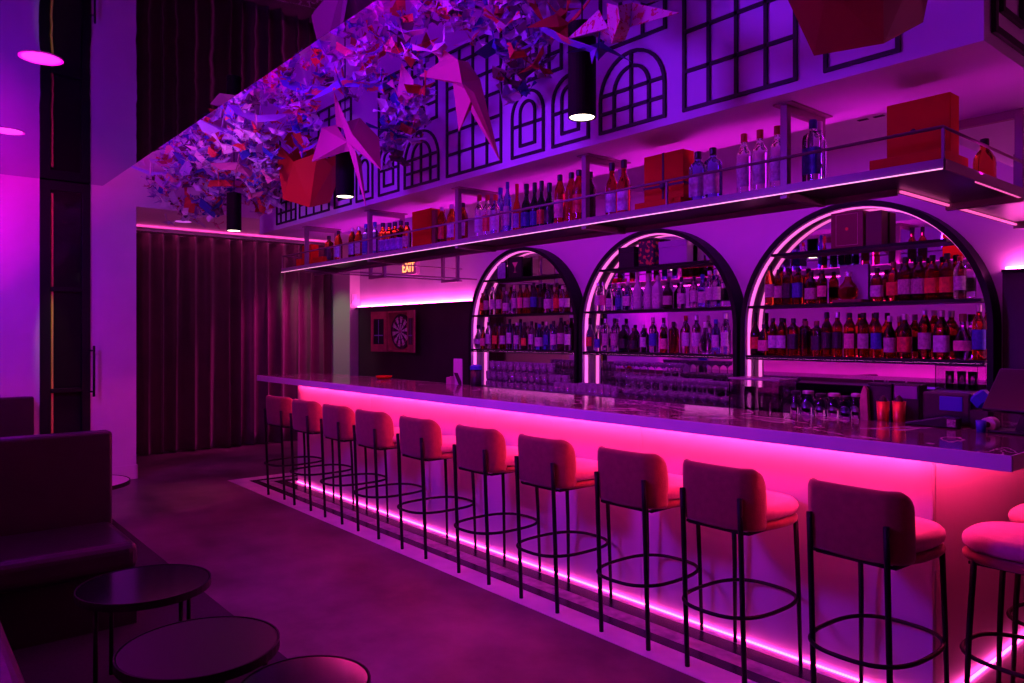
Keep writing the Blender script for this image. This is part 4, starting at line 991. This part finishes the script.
# the countless rest of the cluster, deeper in
MASS = MB(); 
vs = [tuple(v.co) for v in CM[('lilac', 0)].vertices]; fs = [tuple(p.vertices) for p in CM[('lilac', 0)].polygons]
for i in range(1700):
    x, y, z = crane_spot(r2); z = min(z+.10, 3.75); s_ = r2.uniform(.045, .08)
    M = Matrix.Translation((x, y, z)) @ Matrix.Rotation(r2.uniform(0, 6.28), 4, 'Z') @ Matrix.Rotation(r2.uniform(-.8, .8), 4, 'X') @ Matrix.Rotation(r2.uniform(-.8, .8), 4, 'Y') @ Matrix.Scale(s_, 4)
    MASS.add([M @ Vector(v) for v in vs], fs)
def multi_paper():
    m = bpy.data.materials.new('mixed crane paper'); m.use_nodes = True
    nt = m.node_tree; b = nt.nodes['Principled BSDF']; b.inputs['Roughness'].default_value = .6
    g = nt.nodes.new('ShaderNodeNewGeometry'); r = nt.nodes.new('ShaderNodeValToRGB'); r.color_ramp.interpolation = 'CONSTANT'
    cols = [(0, (.55, .45, .7, 1)), (.3, (.28, .18, .55, 1)), (.55, (.7, .66, .75, 1)), (.7, (.5, .05, .05, 1)), (.8, (.06, .07, .5, 1)), (.88, (.12, .04, .12, 1)), (.95, (.6, .2, .3, 1))]
    e = r.color_ramp.elements; e[0].color = cols[0][1]; e[1].position = cols[1][0]; e[1].color = cols[1][1]
    for p_, c in cols[2:]: q = e.new(p_); q.color = c
    nt.links.new(g.outputs['Random Per Island'], r.inputs['Fac']); nt.links.new(r.outputs['Color'], b.inputs['Base Color'])
    return m
o = obj('hanging_crane_cluster', MASS, multi_paper(), norm=False)
tag(o, 'dense mass of many small paper cranes filling the tray behind', 'paper cranes'); o['kind'] = 'stuff'

# medium cranes: px, py, Y, size, paper, variant, rot
def crane_at(px, py, Y, s_, nm, k, rot, label):
    p = at(px, py, Y=Y)
    o = link('large_hanging_paper_crane', CM[(nm, k)], None, p, rot, (s_, s_, s_))
    return tag(o, label, 'paper crane', 'larger cranes under the cluster')
crane_at(151, 176, 2.0, .24, 'white', 0, (.15, .1, 1.25), 'pale paper crane with wide wings at the curtain end of the cluster')
crane_at(237, 166, 2.1, .20, 'pink', 1, (.7, .2, 1.3), 'pink and red paper crane above the farthest pendant'.replace('farthest', 'far'))
crane_at(220, 133, 2.05, .20, 'white', 0, (.9, .2, 1.2), 'white paper crane folded square in the middle of the lilac cranes')
crane_at(258, 120, 2.05, .22, 'lilac', 0, (.5, .1, 1.1), 'lilac paper crane with a long wing above the red paper box')
crane_at(275, 135, 2.3, .20, 'patterned', 1, (.3, .5, 1.4), 'red dotted paper crane beside the red paper box')
crane_at(190, 200, 2.3, .20, 'red', 1, (.8, .4, 2.9), 'red paper crane low above the alcove')
crane_at(213, 212, 2.3, .17, 'blue', 2, (.4, .1, .5), 'dark blue paper crane hanging lowest beside the far pendant')
crane_at(185, 165, 2.3, .17, 'red', 2, (.2, .7, 1.5), 'deep red paper crane among the pale ones')
crane_at(308, 92, 2.1, .22, 'floral', 0, (.6, .2, .9), 'blue crane with red flowers, wing pointing at the glossy ceiling')
crane_at(343, 84, 2.1, .24, 'floral', 1, (.5, -.2, .9), 'blue crane with red flowers above the pink star crane')
crane_at(303, 152, 2.15, .13, 'floral', 2, (.4, .2, 1.1), 'small flowered crane on the rim of the red paper box')
crane_at(398, 22, 2.3, .2, 'red', 2, (.1, .5, 1.9), 'orange-red crane high in the cluster')
crane_at(410, 55, 2.2, .2, 'red', 0, (.3, .1, .3), 'red crane with spread wings beside the gliding pink crane')
crane_at(405, 96, 2.3, .17, 'pink', 2, (.3, .3, 2.1), 'small pink crane under the gliding pink crane')
crane_at(555, 22, 2.3, .22, 'red', 1, (.3, -.2, 1.9), 'red flowered crane above the big pendant')
crane_at(600, 48, 2.25, .15, 'blue', 1, (.3, .2, .7), 'dark blue crane tucked below the dotted crane')
crane_at(445, 12, 2.3, .2, 'plum', 0, (.3, .1, 1.2), 'plum crane high between the lilac ones')

# big hand-folded cranes, built from their folds
def folded(name, pts, faces, m, label, thick=.003, cat='paper crane', group=None):
    P = [at(x, y, Y=Y) for x, y, Y in pts]
    c = sum(P, Vector())/len(P)
    o = link(name, mesh_of(name, MB().add([p-c for p in P], faces), m, norm=False), None, c)
    so = o.modifiers.new('paper', 'SOLIDIFY'); so.thickness = thick; so.offset = 0
    return tag(o, label, cat, group)
# pink star crane
folded('giant_hanging_paper_crane', [(334, 92, 2.12), (347, 142, 1.97), (352, 134, 1.99), (312, 162, 2.07), (322, 128, 2.17), (344, 152, 2.03), (381, 170, 2.02), (379, 138, 2.22), (360, 118, 2.19), (366, 207, 1.92), (355, 150, 1.97), (361, 160, 2.07), (350, 150, 2.15), (336, 125, 2.22)],
       [(0, 1, 2), (1, 4, 3), (1, 3, 5), (2, 8, 7), (2, 7, 6), (1, 2, 6), (1, 10, 9), (10, 11, 9), (1, 5, 10), (12, 11, 10), (2, 13, 8), (1, 13, 4), (0, 2, 13)], mat('dusky rose paper', (.52, .13, .2, 1), .55), 'giant pink crane, wings spread like a star before the second pendant')
# gliding pink crane
folded('giant_hanging_paper_crane', [(419, 76, 2.25), (447, 57, 2.15), (458, 60, 2.1), (462, 83, 2.1), (453, 83, 2.2), (459, 132, 2.2), (474, 93, 2.12), (500, 161, 2.0), (480, 80, 2.3), (468, 62, 2.3), (430, 40, 2.2), (440, 62, 2.18), (470, 110, 2.18)],
       [(0, 1, 2), (0, 2, 3), (0, 3, 4), (4, 3, 6), (4, 6, 5), (3, 7, 6), (2, 9, 8), (2, 8, 3), (3, 8, 7), (10, 11, 1), (10, 1, 2), (5, 6, 12), (6, 7, 12)], mat('dusky pink paper', (.62, .16, .22, 1), .55), 'giant dusky pink crane gliding with one long wing down')
# dotted crane over the big pendant
folded('giant_hanging_paper_crane', [(567, 39, 2.2), (599, 10, 2.15), (608, 28, 2.1), (607, 3, 2.05), (618, 6, 2.05), (614, 36, 2.1), (632, 3, 2.15), (679, 13, 2.1), (630, 27, 2.12), (625, 40, 2.2), (612, 44, 2.25), (593, 35, 2.25), (620, 20, 2.05)],
       [(0, 1, 2), (0, 2, 11), (3, 4, 5), (3, 5, 2), (4, 12, 5), (6, 7, 8), (4, 6, 8), (4, 8, 12), (12, 8, 5), (5, 8, 9), (2, 5, 10), (2, 10, 11), (5, 9, 10)], patterned('giant dotted paper', (.72, .5, .62, 1), (.55, .05, .10, 1), 45), 'giant pale crane with red dots above the big pendant')
folded('giant_hanging_paper_crane', [(531, 10, 2.3), (548, 28, 2.2), (567, 38, 2.15), (597, 48, 2.15), (590, 52, 2.2), (560, 42, 2.25), (540, 30, 2.3), (592, 64, 2.2)],
       [(0, 1, 6), (1, 2, 5), (1, 5, 6), (2, 3, 4), (2, 4, 5), (4, 3, 7)], PAP['floral'], 'long flowered crane tail crossing above the big pendant')
# red folded paper boxes
def paperbox(label, px, py, Y, wt, wb, h_, rz, tilt, roll, m):
    p = at(px, py, Y=Y)
    v = Vector((p.x, p.y, 0)).normalized(); r_ = Vector((v.y, -v.x, 0))
    q = Matrix.Rotation(roll, 3, v) @ Matrix.Rotation(tilt, 3, r_) @ Matrix.Rotation(rz, 3, 'Z')
    t = thing('hanging_paper_box', label, 'paper box', p, 0, 'red paper boxes', rot=q.to_euler())
    a, b = wt/2, wb/2; c = .12*wt
    v = [(-a, -a, 0), (a, -a, 0), (a, a, 0), (-a, a, 0), (-b, -b, -h_), (b, -b, -h_), (b, b, -h_*.97), (-b, b, -h_*.97), (0, -a-.01, -h_*.25), (a+.01, 0, -h_*.25), (0, a+.01, -h_*.25), (-a-.01, 0, -h_*.25), (0, 0, -h_*.6)]
    fs = [(0, 8, 4), (8, 1, 5), (8, 5, 4), (1, 9, 5), (9, 2, 6), (9, 6, 5), (2, 10, 6), (10, 3, 7), (10, 7, 6), (3, 11, 7), (11, 0, 4), (11, 4, 7), (4, 5, 12), (5, 6, 12), (6, 7, 12), (7, 4, 12)]
    o = obj('box_shell', MB().add(v, fs), m, t, norm=False)
    so = o.modifiers.new('paper', 'SOLIDIFY'); so.thickness = .004
    for tri in ([(-a*.55, -a*1.0, 0), (a*.55, -a*1.0, 0), (0, -a*.95, h_*.33)], [(-a, -a*.5, 0), (-a, a*.5, 0), (-a*.95, 0, h_*.3)]):
        q = obj('folded_flap', MB().add(tri, [(0, 1, 2)]), m, t, norm=False); so = q.modifiers.new('paper', 'SOLIDIFY'); so.thickness = .004
    q = t.rotation_euler.to_matrix().inverted() @ Vector((0, 0, ZT-p.z-.01))
    obj('thread', MB().tube([q*.05, q], .0012, 5), RIBBON, t)
    return t
paperbox('red folded paper box hanging beside the pink star crane', 312, 146, 2.62, .40, .26, .45, .52, .40, .10, mat('scarlet paper', (.60, .03, .015, 1), .5))
paperbox('dark red folded paper box hanging before the tall window outline', 858, -48, 2.2, .32, .22, .25, -.14, .46, -.12, mat('shaded red paper', (.26, .018, .03, 1), .5))  # the shadow on this box is put into its darker red

# ------------------------------------------------------------------ lights
def area(name, loc, rot, sx_, sy_, col, power, spread=None):
    if spread: spread = math.radians(spread)
    l = bpy.data.lights.new(name, 'AREA'); l.shape = 'RECTANGLE'; l.size = sx_; l.size_y = sy_; l.color = col; l.energy = power
    if spread: l.spread = spread
    o = bpy.data.objects.new(name, l); COL.objects.link(o); o.location = loc; o.rotation_euler = rot; return o
def spot(name, loc, tgt, col, power, ang, blend=.6, r=.05):
    l = bpy.data.lights.new(name, 'SPOT'); l.color = col; l.energy = power; l.spot_size = math.radians(ang); l.spot_blend = blend; l.shadow_soft_size = r
    o = bpy.data.objects.new(name, l); COL.objects.link(o); o.location = loc
    o.rotation_euler = (Vector(tgt)-Vector(loc)).to_track_quat('-Z', 'Y').to_euler(); return o
VIO = (.12, .0, 1.0)
area('tray_wash', (-4.6, 1.80, 3.25), (math.radians(80), 0, 0), 6.6, .25, VIO, 8)
area('tray_top', (-4.8, 2.3, ZT-.03), (0, 0, 0), 6.6, .7, (.40, .0, .9), 10)
area('aisle_fill', (-4.6, 1.45, ZC-.02), (math.radians(12), 0, 0), 5.5, .4, (.75, .0, .50), 17)  # unseen magenta fill added over the aisle
area('bar_fill', (-4.2, 4.5, ZB-.02), (0, 0, 0), 5.0, .6, (.55, .01, 1.0), 21)  # unseen violet fill added behind the bar
area('soffit_fill', (-3.95, 3.43, RZ0+.02), (PI, 0, 0), 6.0, .03, (1, .01, .80), 12)  # unseen source added to brighten the soffit underside
area('rack_downlight', (-4.2, 3.09, RZ0-.035), (0, 0, 0), 6.0, .03, (1, .02, .30), 24)
spot('front_spot', (-3.6, -.36, 2.80), (-3.5, 3.0, 1.75), (.24, .01, 1.0), 430, 102, .5, .40)
area('booth_wall_fill', (-5.6, .55, ZC-.03), (math.radians(-35), 0, 0), 4.5, .15, (.36, .0, 1.0), 14)  # unseen source added to brighten the wall the arch mirrors reflect
spot('booth_fill_spot', (-6.6, -.2, 3.0), (-8.7, .7, 1.7), (.32, .005, 1.0), 125, 90, 1.0)  # added out of view to colour the west wall violet
area('alcove_cove', (AX+.22, 3.6, 2.79), (PI, 0, 0), .05, 2.8, (1.0, .05, .45), 4)
spot('crane_spot', (-4.6, .9, 2.3), (-6.6, 2.4, 3.0), (.55, .10, 1.0), 70, 70, .8)  # unseen spot added to brighten the cranes at the curtain end
spot('alcove_spot', (-9.2, 4.95, 2.75), (-10.35, 4.2, 1.1), (1.0, .02, .45), 170, 62, .9, .1)
spot('alcove_green', (-9.95, 3.9, 2.8), (-10.0, 5.14, 1.3), (.62, .9, .5), 22, 50)
spot('warm_spot', (-7.9, 2.1, 2.8), (-7.6, 1.9, 0), (1, .35, .12), 22, 36)
spot('brass_fill_spot', (-8.25, 1.30, 3.04), (-8.7, 1.315, 1.5), (1, .78, .12), 45, 12)  # unseen spot added to make the brass strip read yellow

w = bpy.data.worlds.new('world'); SC.world = w; w.use_nodes = True
w.node_tree.nodes['Background'].inputs['Color'].default_value = (.25, .0, .5, 1)
w.node_tree.nodes['Background'].inputs['Strength'].default_value = .02

SC.view_settings.view_transform = 'Standard'; SC.view_settings.look = 'None'
SC.view_settings.exposure = 0.14; SC.view_settings.gamma = 1.0; SC.view_settings.use_curve_mapping = False
cy = SC.cycles
cy.use_denoising = True
try: cy.denoiser = 'OPENIMAGEDENOISE'
except Exception: pass
cy.max_bounces = 10; cy.transmission_bounces = 8; cy.glossy_bounces = 5; cy.diffuse_bounces = 3; cy.transparent_max_bounces = 32
cy.caustics_reflective = False; cy.caustics_refractive = False
cy.sample_clamp_indirect = 4.0; cy.sample_clamp_direct = 0.0
